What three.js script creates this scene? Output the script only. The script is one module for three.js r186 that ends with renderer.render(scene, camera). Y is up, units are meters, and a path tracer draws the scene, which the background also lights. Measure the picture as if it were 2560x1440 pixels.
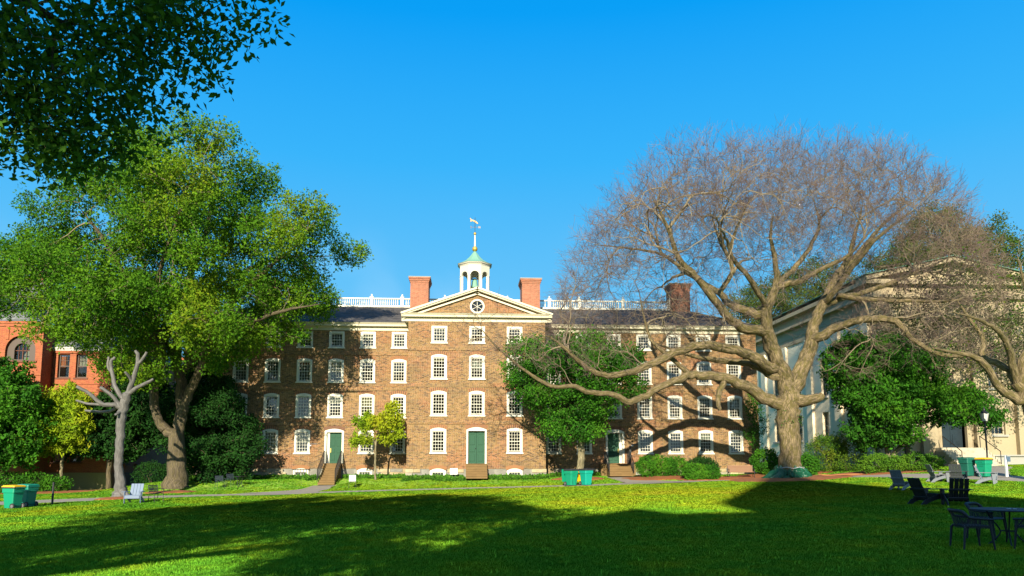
import * as THREE from 'three';
import { mergeGeometries } from 'three/addons/utils/BufferGeometryUtils.js';

// ---------- camera, sky, sun, exposure ----------
const scene = new THREE.Scene();
const camera = new THREE.PerspectiveCamera(2 * Math.atan(720 / 1900) * 180 / Math.PI, 2560 / 1440, 0.1, 3000);
camera.rotation.order = 'YXZ';
camera.position.set(0, 1.75, 0);
camera.rotation.set(6.49 * Math.PI / 180, -3.371 * Math.PI / 180, 0);
camera.setViewOffset(2560, 1440, 0, -219, 2560, 1440);
const SUN_AZ = 9.7 * Math.PI / 180, SUN_EL = 21 * Math.PI / 180;
const SUN = new THREE.Vector3(-Math.sin(SUN_AZ) * Math.cos(SUN_EL), Math.sin(SUN_EL), Math.cos(SUN_AZ) * Math.cos(SUN_EL));
const EXPOSURE = 2;
const sm = (a, b, x) => { const t = Math.min(1, Math.max(0, (x - a) / (b - a))); return t * t * (3 - 2 * t); };
function cloudNoise(x, y) { let r = 0, a = .5; for (let o = 0; o < 4; o++) { const xi = Math.floor(x), yi = Math.floor(y), fx = x - xi, fy = y - yi, u = fx * fx * (3 - 2 * fx), v = fy * fy * (3 - 2 * fy), h = (p, q) => { const s = Math.sin(p * 127.1 + q * 311.7 + o * 17) * 43758.5453; return s - Math.floor(s); }; r += a * ((h(xi, yi) * (1 - u) + h(xi + 1, yi) * u) * (1 - v) + (h(xi, yi + 1) * (1 - u) + h(xi + 1, yi + 1) * u) * v); a *= .5; x = x * 2.1 + y * .4; y = y * 2.1; } return r / .9375; }
{
  const W = 1024, H = 512, data = new Float32Array(W * H * 4);
  const stops = [[-90, .10, .13, .08], [-2, .22, .34, .36], [0, .34, .66, .90], [6, .225, .60, .93], [13, .13, .55, .96], [22, .042, .46, .97], [32, .003, .35, .93], [55, .006, .23, .66], [90, .006, .16, .5]];
  for (let j = 0; j < H; j++) {
    const e = ((j + .5) / H - .5) * 180;
    let k = 0; while (k < stops.length - 2 && e > stops[k + 1][0]) k++;
    const a = stops[k], b = stops[k + 1], t = Math.min(1, Math.max(0, (e - a[0]) / (b[0] - a[0])));
    for (let i = 0; i < W; i++) {
      const th = ((i + .5) / W - .5) * 2 * Math.PI, ce = Math.cos(e * Math.PI / 180);
      const d = new THREE.Vector3(Math.cos(th) * ce, Math.sin(e * Math.PI / 180), Math.sin(th) * ce);
      const c = Math.max(0, d.dot(SUN)), glow = e > -2 ? .62 * Math.pow(c, 3) : 0;   // paler round the low sun, brightened beyond the view to lift the shadows
      const wisp = e > 2 && e < 40 ? .09 * sm(.58, .82, cloudNoise(th * 9, e * .2)) * sm(1, 6, e) * (1 - sm(9, 20, e)) : 0;   // thin high cloud
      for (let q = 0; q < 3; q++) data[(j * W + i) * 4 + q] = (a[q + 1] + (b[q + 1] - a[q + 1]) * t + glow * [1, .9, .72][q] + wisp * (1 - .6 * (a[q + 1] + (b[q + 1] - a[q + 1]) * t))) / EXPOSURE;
      data[(j * W + i) * 4 + 3] = 1;
    }
  }
  const sky = new THREE.DataTexture(data, W, H, THREE.RGBAFormat, THREE.FloatType);
  sky.mapping = THREE.EquirectangularReflectionMapping; sky.magFilter = THREE.LinearFilter; sky.needsUpdate = true;
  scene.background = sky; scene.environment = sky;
}
const sun = new THREE.DirectionalLight(new THREE.Color(1, .9, .7), 5);
sun.position.copy(SUN).multiplyScalar(120).add(new THREE.Vector3(0, 0, -35)); sun.target.position.set(0, 0, -35);
sun.castShadow = true; sun.shadow.mapSize.set(4096, 4096); sun.shadow.radius = 1;
Object.assign(sun.shadow.camera, { left: -75, right: 75, top: 60, bottom: -40, near: 1, far: 320 });
scene.add(sun, sun.target);
const renderer = new THREE.WebGLRenderer({ antialias: true });
renderer.toneMapping = THREE.LinearToneMapping; renderer.toneMappingExposure = EXPOSURE;
renderer.shadowMap.enabled = true;

// ---------- helpers ----------
const V = (x, y, z) => new THREE.Vector3(x, y, z);
function RNG(a) { return () => { a |= 0; a = a + 0x6D2B79F5 | 0; let t = Math.imul(a ^ a >>> 15, 1 | a); t = t + Math.imul(t ^ t >>> 7, 61 | t) ^ t; return ((t ^ t >>> 14) >>> 0) / 4294967296; }; }
const lerp = (a, b, t) => a + (b - a) * t;
function interp(x, xs, ys) { if (x <= xs[0]) return ys[0]; for (let i = 1; i < xs.length; i++) if (x <= xs[i]) return lerp(ys[i - 1], ys[i], (x - xs[i - 1]) / (xs[i] - xs[i - 1])); return ys[ys.length - 1]; }
function h2(x, y, s) { let h = Math.imul(x, 374761393) + Math.imul(y, 668265263) + Math.imul(s, 974634777) | 0; h = Math.imul(h ^ h >>> 13, 1274126177); return ((h ^ h >>> 16) >>> 0) / 4294967296; }
// value noise that repeats every p cells (p = 0: never)
function vn(x, y, p, s) {
  const xi = Math.floor(x), yi = Math.floor(y), fx = x - xi, fy = y - yi, u = fx * fx * (3 - 2 * fx), v = fy * fy * (3 - 2 * fy);
  const m = (k) => p ? ((k % p) + p) % p : k;
  const a = h2(m(xi), m(yi), s), b = h2(m(xi + 1), m(yi), s), c = h2(m(xi), m(yi + 1), s), d = h2(m(xi + 1), m(yi + 1), s);
  return a + (b - a) * u + (c - a) * v + (a - b - c + d) * u * v;
}
function fbm(x, y, p, s, o = 4) { let r = 0, a = .5, t = 0; for (let k = 0; k < o; k++) { r += a * vn(x, y, p, s + k * 17); t += a; a *= .5; x *= 2; y *= 2; p *= 2; } return r / t; }
const enc = (c) => { c = Math.min(1, Math.max(0, c)); return 255 * (c <= .0031308 ? 12.92 * c : 1.055 * Math.pow(c, 1 / 2.4) - .055); };
// fn(u, v, out) writes linear colour 0..1 for a tile of `metres`
function colourTexture(n, metres, fn) {
  const d = new Uint8Array(n * n * 4), o = [0, 0, 0];
  for (let j = 0; j < n; j++) for (let i = 0; i < n; i++) { fn(i / n, j / n, o); const k = (j * n + i) * 4; d[k] = enc(o[0]); d[k + 1] = enc(o[1]); d[k + 2] = enc(o[2]); d[k + 3] = 255; }
  const t = new THREE.DataTexture(d, n, n); t.colorSpace = THREE.SRGBColorSpace; t.wrapS = t.wrapT = THREE.RepeatWrapping; t.magFilter = THREE.LinearFilter; t.minFilter = THREE.LinearMipmapLinearFilter; t.generateMipmaps = true;
  t.repeat.set(1 / metres, 1 / metres); t.needsUpdate = true; return t;
}
function greyTexture(n, metres, fn) {
  const d = new Uint8Array(n * n * 4);
  for (let j = 0; j < n; j++) for (let i = 0; i < n; i++) { const k = (j * n + i) * 4; d[k] = d[k + 1] = d[k + 2] = 255 * Math.min(1, Math.max(0, fn(i / n, j / n))); d[k + 3] = 255; }
  const t = new THREE.DataTexture(d, n, n); t.wrapS = t.wrapT = THREE.RepeatWrapping; t.magFilter = THREE.LinearFilter; t.minFilter = THREE.LinearMipmapLinearFilter; t.generateMipmaps = true;
  t.repeat.set(1 / metres, 1 / metres); t.needsUpdate = true; return t;
}
const rgb = (r, g, b) => new THREE.Color().setRGB(r, g, b);
const mat = (r, g, b, o = {}) => new THREE.MeshStandardMaterial({ color: rgb(r, g, b), roughness: .8, metalness: 0, ...o });
const taken = new Map();
function numbered(n) { const k = taken.get(n) ?? 0; taken.set(n, k + 1); return k ? n + '_' + String(k).padStart(3, '0') : n; }
function mesh(name, geo, m, parent) { const o = new THREE.Mesh(geo, m); o.name = name; o.castShadow = o.receiveShadow = true; parent.add(o); return o; }
function thing(name, label, category, [x, y, z] = [0, 0, 0], turn = 0, group) {
  const o = new THREE.Group(); o.name = numbered(name); o.position.set(x, y, z); o.rotation.y = turn; o.userData = { label, category }; if (group) o.userData.group = group; scene.add(o); return o;
}
function part(name, parent, x = 0, y = 0, z = 0) { const o = new THREE.Group(); o.name = name; o.position.set(x, y, z); parent.add(o); return o; }
function structure(name, geo, m) { const o = mesh(numbered(name), geo, m, scene); o.userData.kind = 'structure'; return o; }
function copyOf(src, label, [x, y, z], turn) { const c = src.clone(); c.name = numbered(src.name.replace(/_\d\d\d$/, '')); c.position.set(x, y, z); c.rotation.y = turn; c.userData = { ...src.userData, label }; scene.add(c); return c; }
// texture coordinates in metres, by the way each face points
function metreUV(g, ox = 0, oy = 0) {
  const p = g.attributes.position, n = g.attributes.normal, a = new Float32Array(p.count * 2);
  for (let i = 0; i < p.count; i++) {
    const nx = Math.abs(n.getX(i)), ny = Math.abs(n.getY(i)), nz = Math.abs(n.getZ(i));
    if (ny > nx && ny > nz) { a[2 * i] = p.getX(i) + ox; a[2 * i + 1] = p.getZ(i) + oy; }
    else if (nx > nz) { a[2 * i] = p.getZ(i) + ox; a[2 * i + 1] = p.getY(i) + oy; }
    else { a[2 * i] = p.getX(i) + ox; a[2 * i + 1] = p.getY(i) + oy; }
  }
  g.setAttribute('uv', new THREE.BufferAttribute(a, 2)); return g;
}
function box(w, h, d, x = 0, y = 0, z = 0, rx = 0, ry = 0, rz = 0) {   // centred
  const g = new THREE.BoxGeometry(w, h, d); if (rz) g.rotateZ(rz); if (rx) g.rotateX(rx); if (ry) g.rotateY(ry); g.translate(x, y, z); return metreUV(g);
}
const span = (x0, x1, y0, y1, z0, z1) => box(x1 - x0, y1 - y0, z1 - z0, (x0 + x1) / 2, (y0 + y1) / 2, (z0 + z1) / 2);
function merge(list) {
  const mixed = list.some((g) => !g.index);
  const l = list.map((g) => { const k = mixed && g.index ? g.toNonIndexed() : g; for (const n of Object.keys(k.attributes)) if (!['position', 'normal', 'uv', 'color'].includes(n)) k.deleteAttribute(n); return k; });
  return mergeGeometries(l, false);
}
// a slab of outline `shape` (x, y), from z = -depth to z = 0
function slab(shape, depth, bevel = 0, curve = 6) {
  const g = new THREE.ExtrudeGeometry(shape, { depth: depth - 2 * bevel, bevelEnabled: bevel > 0, bevelThickness: bevel, bevelSize: bevel, bevelOffset: -bevel, bevelSegments: 1, curveSegments: curve });
  g.translate(0, 0, -depth + bevel); return metreUV(g);
}
function poly(pts) { const s = new THREE.Shape(); pts.forEach(([x, y], i) => i ? s.lineTo(x, y) : s.moveTo(x, y)); s.closePath(); return s; }
// segmental-arched outline with the arch on top
function archPath(S, x0, x1, y0, y1, rise) { S.moveTo(x0, y0); S.lineTo(x1, y0); S.lineTo(x1, y1 - rise); if (rise) { for (let k = 1; k < 8; k++) { const t = k / 8 * 2 - 1; S.lineTo((x0 + x1) / 2 - t * (x1 - x0) / 2, y1 - rise * t * t); } } S.lineTo(x0, y1 - rise); S.closePath(); return S; }
const archShape = (...a) => archPath(new THREE.Shape(), ...a), archHole = (...a) => archPath(new THREE.Path(), ...a);
// tube through points with a radius at each; `sides` around; optional roughness of the surface
function tube(pts, radii, sides = 6, rough = 0, seed = 1, capEnd = true) {
  const n = pts.length, P = [], N = [], U = [], I = []; let up = null, len = 0; const T = V(0, 0, 0), A = V(0, 0, 0), B = V(0, 0, 0);
  for (let i = 0; i < n; i++) {
    T.subVectors(pts[Math.min(n - 1, i + 1)], pts[Math.max(0, i - 1)]).normalize();
    if (!up) up = Math.abs(T.y) > .8 ? V(1, 0, 0) : V(0, 1, 0);
    A.crossVectors(up, T).normalize(); if (A.lengthSq() < .5) A.set(0, 0, 1); B.crossVectors(T, A).normalize(); up = B.clone();
    if (i) len += pts[i].distanceTo(pts[i - 1]);
    for (let k = 0; k <= sides; k++) {
      const a = (k % sides) / sides * Math.PI * 2, c = Math.cos(a), s = Math.sin(a);
      let r = radii[i]; if (rough) r *= 1 + rough * ((vn(c * 2.2 + 7, s * 2.2 + len * 1.1, 0, seed) - .5) * 1.1 + (vn(c * 5 + 3, s * 5 + len * 2.4, 0, seed + 5) - .5) * .6);
      P.push(pts[i].x + (A.x * c + B.x * s) * r, pts[i].y + (A.y * c + B.y * s) * r, pts[i].z + (A.z * c + B.z * s) * r);
      N.push(A.x * c + B.x * s, A.y * c + B.y * s, A.z * c + B.z * s); U.push(k / sides * Math.PI * 2 * radii[0], len);
    }
  }
  const w = sides + 1;
  for (let i = 0; i < n - 1; i++) for (let k = 0; k < sides; k++) { const a = i * w + k, b = a + w; I.push(a, a + 1, b, b, a + 1, b + 1); }
  if (capEnd && sides > 3) { const c = P.length / 3; P.push(pts[n - 1].x, pts[n - 1].y, pts[n - 1].z); N.push(T.x, T.y, T.z); U.push(0, len); for (let k = 0; k < sides; k++) I.push((n - 1) * w + k, (n - 1) * w + k + 1, c); }
  const g = new THREE.BufferGeometry(); g.setAttribute('position', new THREE.Float32BufferAttribute(P, 3)); g.setAttribute('normal', new THREE.Float32BufferAttribute(N, 3)); g.setAttribute('uv', new THREE.Float32BufferAttribute(U, 2)); g.setIndex(I);
  if (rough) g.computeVertexNormals(); return g;
}
const rod = (a, b, r, sides = 6) => tube([V(...a), V(...b)], [r, r], sides);
const bent = (pts, r, sides = 6) => tube(pts.map((p) => V(...p)), pts.map(() => r), sides);
function lathe(profile, seg = 16, x = 0, y = 0, z = 0) { const g = new THREE.LatheGeometry(profile.map(([r, h]) => new THREE.Vector2(r, h)), seg); g.translate(x, y, z); return g; }

// ---------- materials ----------
function brickTile(n, metres, pairs, rows, pick, mortar) {
  return colourTexture(n, metres, (u, v, o) => {
    const y = v * rows, row = Math.floor(y), fy = y - row; let x = u * pairs + (row % 2 ? .5 : 0) + .22 * (h2(row, 5, 3) - .5) + pairs; const pr = Math.floor(x) % pairs; let fx = x - Math.floor(x);
    const head = fx > .675, id = pr * 2 + (head ? 1 : 0);
    const m = fy < .14 || (head ? (fx < .7 || fx > .975) : (fx < .022 || fx > .655));
    if (m) { const k = .8 + .4 * vn(u * 300, v * 300, 300, 3); o[0] = mortar[0] * k; o[1] = mortar[1] * k; o[2] = mortar[2] * k; }
    else pick(o, head, h2(id, row, 11), h2(id, row, 23), u, v);
  });
}
const hallBrick = brickTile(2048, 12, 36, 160, (o, head, a, b, u, v) => {
  const patch = fbm(u * 6, v * 6, 6, 5), soot = fbm(u * 4 + .3, v * 9, 0, 9);
  let r = lerp(.15, .29, a), g = r * lerp(.47, .57, b), bl = r * lerp(.13, .21, a);
  if (patch > .55) { const t = Math.min(1, (patch - .55) * 5); r *= 1 + .12 * t; g *= 1 - .16 * t; bl *= 1 - .1 * t; }
  if (head ? a > .45 : b < .2) { const d = .4 + .3 * b; r *= d; g *= d * 1.06; bl *= d * 1.3; }
  const k = .95 + .26 * (vn(u * 512, v * 512, 512, 2) - .5); o[0] = r * k; o[1] = g * k; o[2] = bl * k;
  if (soot > .6) { const t = 1 - (soot - .6) * 1.6; o[0] *= t; o[1] *= t; o[2] *= t; }
}, [.33, .26, .155]);
const redBrick = brickTile(1024, 5, 15, 66, (o, head, a, b, u, v) => {
  const k = (.85 + .3 * fbm(u * 5, v * 5, 5, 4)) * lerp(.8, 1.15, a); o[0] = .3 * k; o[1] = .078 * k * lerp(.85, 1.2, b); o[2] = .03 * k;
}, [.34, .14, .07]);
const darkRed = brickTile(512, 3, 9, 40, (o, head, a, b, u, v) => { const k = (.8 + .4 * fbm(u * 5, v * 5, 5, 8)) * lerp(.8, 1.2, a); o[0] = .33 * k; o[1] = .115 * k; o[2] = .06 * k; }, [.3, .2, .13]);
const stuccoMap = colourTexture(1024, 9, (u, v, o) => {
  const k = .86 + .2 * fbm(u * 5, v * 5, 5, 3, 5) + .08 * (vn(u * 400, v * 400, 400, 6) - .5), st = Math.max(0, fbm(u * 14, v * 3, 0, 12) - .62) * 1.3;
  o[0] = .35 * k - st * .22; o[1] = .285 * k - st * .2; o[2] = .18 * k - st * .14;
});
const litSideMap = colourTexture(512, 9, (u, v, o) => { const k = .86 + .2 * fbm(u * 5, v * 5, 5, 13, 5), st = Math.max(0, fbm(u * 14, v * 3, 0, 12) - .62) * 1.3; o[0] = .82 * k - st * .3; o[1] = .7 * k - st * .3; o[2] = .5 * k - st * .25; });  // stucco lightened and warmed: raking sun on this wall put into the colour
const slateMap = colourTexture(1024, 4, (u, v, o) => {
  const rows = 22, y = v * rows, row = Math.floor(y), fy = y - row, x = u * 16 + (row % 2) * .5, c = Math.floor(x) % 16, fx = x - Math.floor(x), a = h2(c, row, 4);
  let k = .055 * lerp(.6, 1.45, a) * (.8 + .4 * fbm(u * 6, v * 6, 6, 2)); if (fy < .09 || fx < .05) k *= .4;
  o[0] = k * 1.1; o[1] = k; o[2] = k * lerp(.86, .98, h2(c, row, 9));
});
const slateGrey = colourTexture(512, 4, (u, v, o) => {
  const rows = 16, y = v * rows, row = Math.floor(y), fy = y - row, x = u * 14 + (row % 2) * .5, c = Math.floor(x) % 14, fx = x - Math.floor(x), a = h2(c, row, 4);
  let k = .17 * lerp(.75, 1.3, a) * (.8 + .4 * fbm(u * 6, v * 6, 6, 2)); if (fy < .1 || fx < .05) k *= .45; o[0] = k * .96; o[1] = k; o[2] = k * 1.02;
});
const barkMap = (cr, cg, cb, moss, ridge = 1) => colourTexture(512, 2, (u, v, o) => {
  const w = fbm(u * 6, v * 3, 0, 4) * .25, r = fbm(u * 44 + w * 9, v * 9, 0, 7, 3), f = vn(u * 150, v * 70, 0, 3), b = fbm(u * 4, v * 4, 4, 33, 4);
  const k = (.55 + .75 * sm(.3, .7, r) * ridge + .35 * (1 - ridge) + .3 * (f - .5)) * (.7 + .6 * b); const m = moss * sm(.47, .6, fbm(u * 14, v * 9, 0, 21));
  o[0] = lerp(cr * k, .075 * (.6 + f), m); o[1] = lerp(cg * k, .062 * (.6 + f), m); o[2] = lerp(cb * k, .012, m);
});
const barkBump = greyTexture(512, 2, (u, v) => { const w = fbm(u * 6, v * 3, 0, 4) * .25; return fbm(u * 44 + w * 9, v * 9, 0, 7, 3) * .8 + .2 * vn(u * 150, v * 70, 0, 3); });
const lawnMap = colourTexture(1024, 7, (u, v, o) => {
  const a = fbm(u * 7, v * 7, 7, 3), b = vn(u * 260, v * 260, 260, 5), c = fbm(u * 40, v * 40, 40, 8, 2); const k = .45 + .55 * a + .5 * (b - .5) + .3 * (c - .5);
  o[0] = .29 * k; o[1] = .47 * k; o[2] = .035 * k;
});
const asphaltMap = colourTexture(512, 3, (u, v, o) => { const k = .85 + .3 * fbm(u * 6, v * 6, 6, 2) + .35 * (vn(u * 220, v * 220, 220, 4) - .5); o[0] = .27 * k; o[1] = .235 * k; o[2] = .195 * k; });
const mulchMap = colourTexture(512, 2, (u, v, o) => { const a = vn(u * 90, v * 34, 0, 3), b = vn(u * 40, v * 100, 0, 6), k = .35 + .9 * Math.max(a, b) * (.7 + .5 * fbm(u * 5, v * 5, 5, 2)); o[0] = .27 * k; o[1] = .088 * k; o[2] = .022 * k; });
const sandstoneMap = colourTexture(512, 2, (u, v, o) => { const k = .8 + .35 * fbm(u * 4, v * 16, 0, 3) + .2 * (vn(u * 160, v * 160, 160, 2) - .5); o[0] = .17 * k; o[1] = .104 * k; o[2] = .038 * k; });
const M = {
  brick: mat(1, 1, 1, { map: hallBrick, roughness: .9 }), chimney: mat(1, 1, 1, { map: darkRed, roughness: .9 }), red: mat(1, 1, 1, { map: redBrick, roughness: .88 }),
  stucco: mat(1, 1, 1, { map: stuccoMap, roughness: .92 }), litSideStucco: mat(1, 1, 1, { map: litSideMap, roughness: .92 }), slate: mat(1, 1, 1, { map: slateMap, roughness: .9 }), slateGrey: mat(1, 1, 1, { map: slateGrey, roughness: .6 }),
  white: mat(.6, .58, .48, { roughness: .55 }), trim: mat(.54, .5, .36, { roughness: .6 }), cream: mat(.56, .53, .42, { roughness: .6 }),
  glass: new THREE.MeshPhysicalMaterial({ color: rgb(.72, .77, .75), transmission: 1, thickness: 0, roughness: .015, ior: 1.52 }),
  plaster: mat(.42, .37, .28), floorWood: mat(.14, .09, .05), blind: mat(.5, .4, .26), wood: mat(.42, .16, .045), curtain: mat(.42, .41, .37),
  doorGreen: mat(.02, .075, .042, { roughness: .85 }), brass: mat(.75, .5, .12, { metalness: 1, roughness: .3 }), vaneGold: mat(.26, .17, .06, { roughness: .5, metalness: .3 }), gold: mat(.55, .36, .07, { metalness: .55, roughness: .4 }), iron: mat(.012, .012, .013, { roughness: .5 }),
  copper: mat(.16, .33, .24, { roughness: .7 }), sandstone: mat(1, 1, 1, { map: sandstoneMap, roughness: .9 }), greyStone: mat(.3, .29, .26, { roughness: .9 }),
  lawn: mat(1, 1, 1, { map: lawnMap, roughness: 1 }), asphalt: mat(1, 1, 1, { map: asphaltMap, roughness: .95 }), mulch: mat(1, 1, 1, { map: mulchMap, roughness: 1 }),
  barkElm: mat(1, 1, 1, { map: barkMap(.175, .13, .068, .7), bumpMap: barkBump, bumpScale: .035, roughness: .95 }),
  barkDark: mat(1, 1, 1, { map: barkMap(.1, .078, .046, .3), bumpMap: barkBump, bumpScale: .035, roughness: .95 }),
  barkGrey: mat(1, 1, 1, { map: barkMap(.125, .118, .108, 0, .6), bumpMap: barkBump, bumpScale: .015, roughness: .75 }),
  barkPale: mat(1, 1, 1, { map: barkMap(.2, .17, .1, .25), roughness: .9 }), twig: mat(.25, .19, .15, { roughness: .9 }), branchPale: mat(.21, .165, .1, { roughness: .9 }),
  binGreen: mat(.004, .235, .125, { roughness: .42 }), binDark: mat(.008, .11, .075, { roughness: .45 }), binYellow: mat(.7, .38, .008, { roughness: .42 }), rubber: mat(.015, .015, .015, { roughness: .8 }), hubGrey: mat(.12, .12, .12),
  chairGrey: mat(.125, .14, .15, { roughness: .55 }), chairGreyShaded: mat(.012, .013, .016, { roughness: .45 }), chairBlue: mat(.125, .17, .25, { roughness: .55 }), steel: mat(.36, .36, .35, { metalness: .5, roughness: .45 }),  // near-black chair tone: same grey plastic with shade put into the colour
  benchWood: mat(.2, .1, .05, { roughness: .7 }), signWhite: mat(.85, .85, .83, { roughness: .4 }), tarp: mat(.006, .075, .035, { roughness: .42 }), plaque: mat(.02, .025, .035, { roughness: .4 }),
};
const stoneMap = colourTexture(256, 1.3, (u, v, o) => { const k = .62 + .75 * fbm(u * 5, v * 8, 0, 3, 4) + .3 * (vn(u * 90, v * 90, 90, 5) - .5); o[0] = o[1] = o[2] = k * .8; });
const stones = [[.44, .35, .2], [.36, .31, .21], [.26, .25, .21], [.5, .41, .25], [.3, .22, .12], [.37, .33, .25]].map((c) => mat(...c, { roughness: .95, map: stoneMap }));

// ---------- ground ----------
function plane(x, z) { return -.33 + .0205 * x - .0102 * z; }
function T(x, z) {
  const cx = Math.max(-70, Math.min(60, x)), cz = Math.max(-90, Math.min(30, z));
  let g = plane(cx, cz);
  const wy = interp(x, [-24, -20, -4.3, 5.7, 10, 23, 26], [.25, .46, .56, .6, .72, .82, .95]);
  const cut = 1 - .8 * (1 - sm(.9, 2.6, Math.abs(x + 9.95))) * sm(-56.6, -54.9, z) - .35 * (1 - sm(1, 2.6, Math.abs(x - 11.3))) * sm(-57, -55.5, z);
  g += sm(-50.6, -55.2, z) * (wy - plane(cx, -56)) * sm(-27, -21, x) * (1 - sm(24, 30, x)) * cut;
  return g + .42 * sm(19, 31, cx) * sm(-36, -46, z);
}
const PATHS = {
  walk: [[-70, -20, 4.2], [-48, -29, 4.2], [-34, -36, 4.4], [-26.5, -40.5, 4.6], [-22, -43.2, 4.2], [-18, -45, 3.2], [-14, -45.5, 2.4], [-10.4, -45.6, 2.2], [-6.4, -46.4, 2.1], [.8, -47.1, 2], [7.8, -47.6, 2.1], [12, -49.2, 2.1], [17.8, -50.6, 2.1], [21.4, -50.6, 2.2], [24.4, -48.2, 2.5], [27, -43.9, 2.9], [29.6, -40.6, 3.2], [33, -36.5, 3.4], [42, -27, 3.6], [60, -10, 3.6]],
  step_walk: [[-9.95, -54.6, 1.7], [-9.95, -52.5, 1.7], [-10.05, -50.2, 2.2], [-10.6, -48.2, 3.2], [-11.2, -46.4, 5.4]],
  door_walk: [[11.3, -55.9, 2.2], [11.35, -54, 2.2], [11.6, -52, 2.4], [12, -50.6, 3.4], [12.4, -49.6, 5]],
  hall_walk: [[29, -41.5, 2.6], [33, -47, 2.6], [37.5, -53, 2.6], [38, -55.8, 2.8]],
};
function smoothLine(pts, d) {
  const c = new THREE.CatmullRomCurve3(pts.map((p) => V(p[0], p[2], p[1])), false, 'centripetal'), n = Math.ceil(c.getLength() / d);
  return c.getPoints(n).map((p) => [p.x, p.z, p.y]);
}
for (const k in PATHS) PATHS[k] = smoothLine(PATHS[k], .5);
function pathEdge(x, z) {   // metres outside the nearest walk (negative: on it)
  let best = 9;
  for (const k in PATHS) for (let i = 0; i < PATHS[k].length; i++) { const p = PATHS[k][i], d = Math.hypot(x - p[0], z - p[1]) - p[2] / 2; if (d < best) best = d; }
  return best;
}
const pathGrid = new Map();
function pathNear(x, z) { const k = Math.round(x * 4) + ',' + Math.round(z * 4); let v = pathGrid.get(k); if (v === undefined) { v = pathEdge(Math.round(x * 4) / 4, Math.round(z * 4) / 4); pathGrid.set(k, v); } return v; }
// mulch beds: outlines on the ground
const BEDS = [
  { c: [21.15, -48.6], r: [4.0, 3.2], s: 3 }, { c: [14.2, -53.4], r: [3.4, 1.5], s: 5 }, { c: [17.3, -51.9], r: [3.0, 1.15], s: 7 }, { c: [22.6, -53.6], r: [3.4, 1.9], s: 9 },
  { c: [27.4, -49.2], r: [4.2, 2.3], s: 11 }, { c: [7.8, -53.6], r: [1.7, 1.1], s: 13 }, { c: [-28.6, -54.6], r: [3.6, 1.6], s: 15 }, { c: [-19.3, -43.4], r: [.95, .75], s: 17 }, { c: [-18.9, -50.3], r: [1.6, 1.2], s: 19 },
];
const bedR = (b, a) => 1 + .22 * (vn(Math.cos(a) * 1.7 + 4, Math.sin(a) * 1.7 + 4, 0, b.s) - .5) * 2;
function inBed(x, z) { for (const b of BEDS) { const dx = (x - b.c[0]) / b.r[0], dz = (z - b.c[1]) / b.r[1], a = Math.atan2(dz, dx); if (Math.hypot(dx, dz) < bedR(b, a)) return true; } return false; }
function gridGeometry(xs, zs, fy) {
  const P = [], U = [], I = [], w = xs.length;
  for (const z of zs) for (const x of xs) { P.push(x, fy(x, z), z); U.push(x, z); }
  for (let j = 0; j < zs.length - 1; j++) for (let i = 0; i < w - 1; i++) { const a = j * w + i; I.push(a, a + w, a + 1, a + 1, a + w, a + w + 1); }
  const g = new THREE.BufferGeometry(); g.setAttribute('position', new THREE.Float32BufferAttribute(P, 3)); g.setAttribute('uv', new THREE.Float32BufferAttribute(U, 2)); g.setIndex(I); g.computeVertexNormals(); return g;
}
const range = (a, b, s) => { const r = []; for (let v = a; v < b - 1e-6; v += s) r.push(v); r.push(b); return r; };
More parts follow.
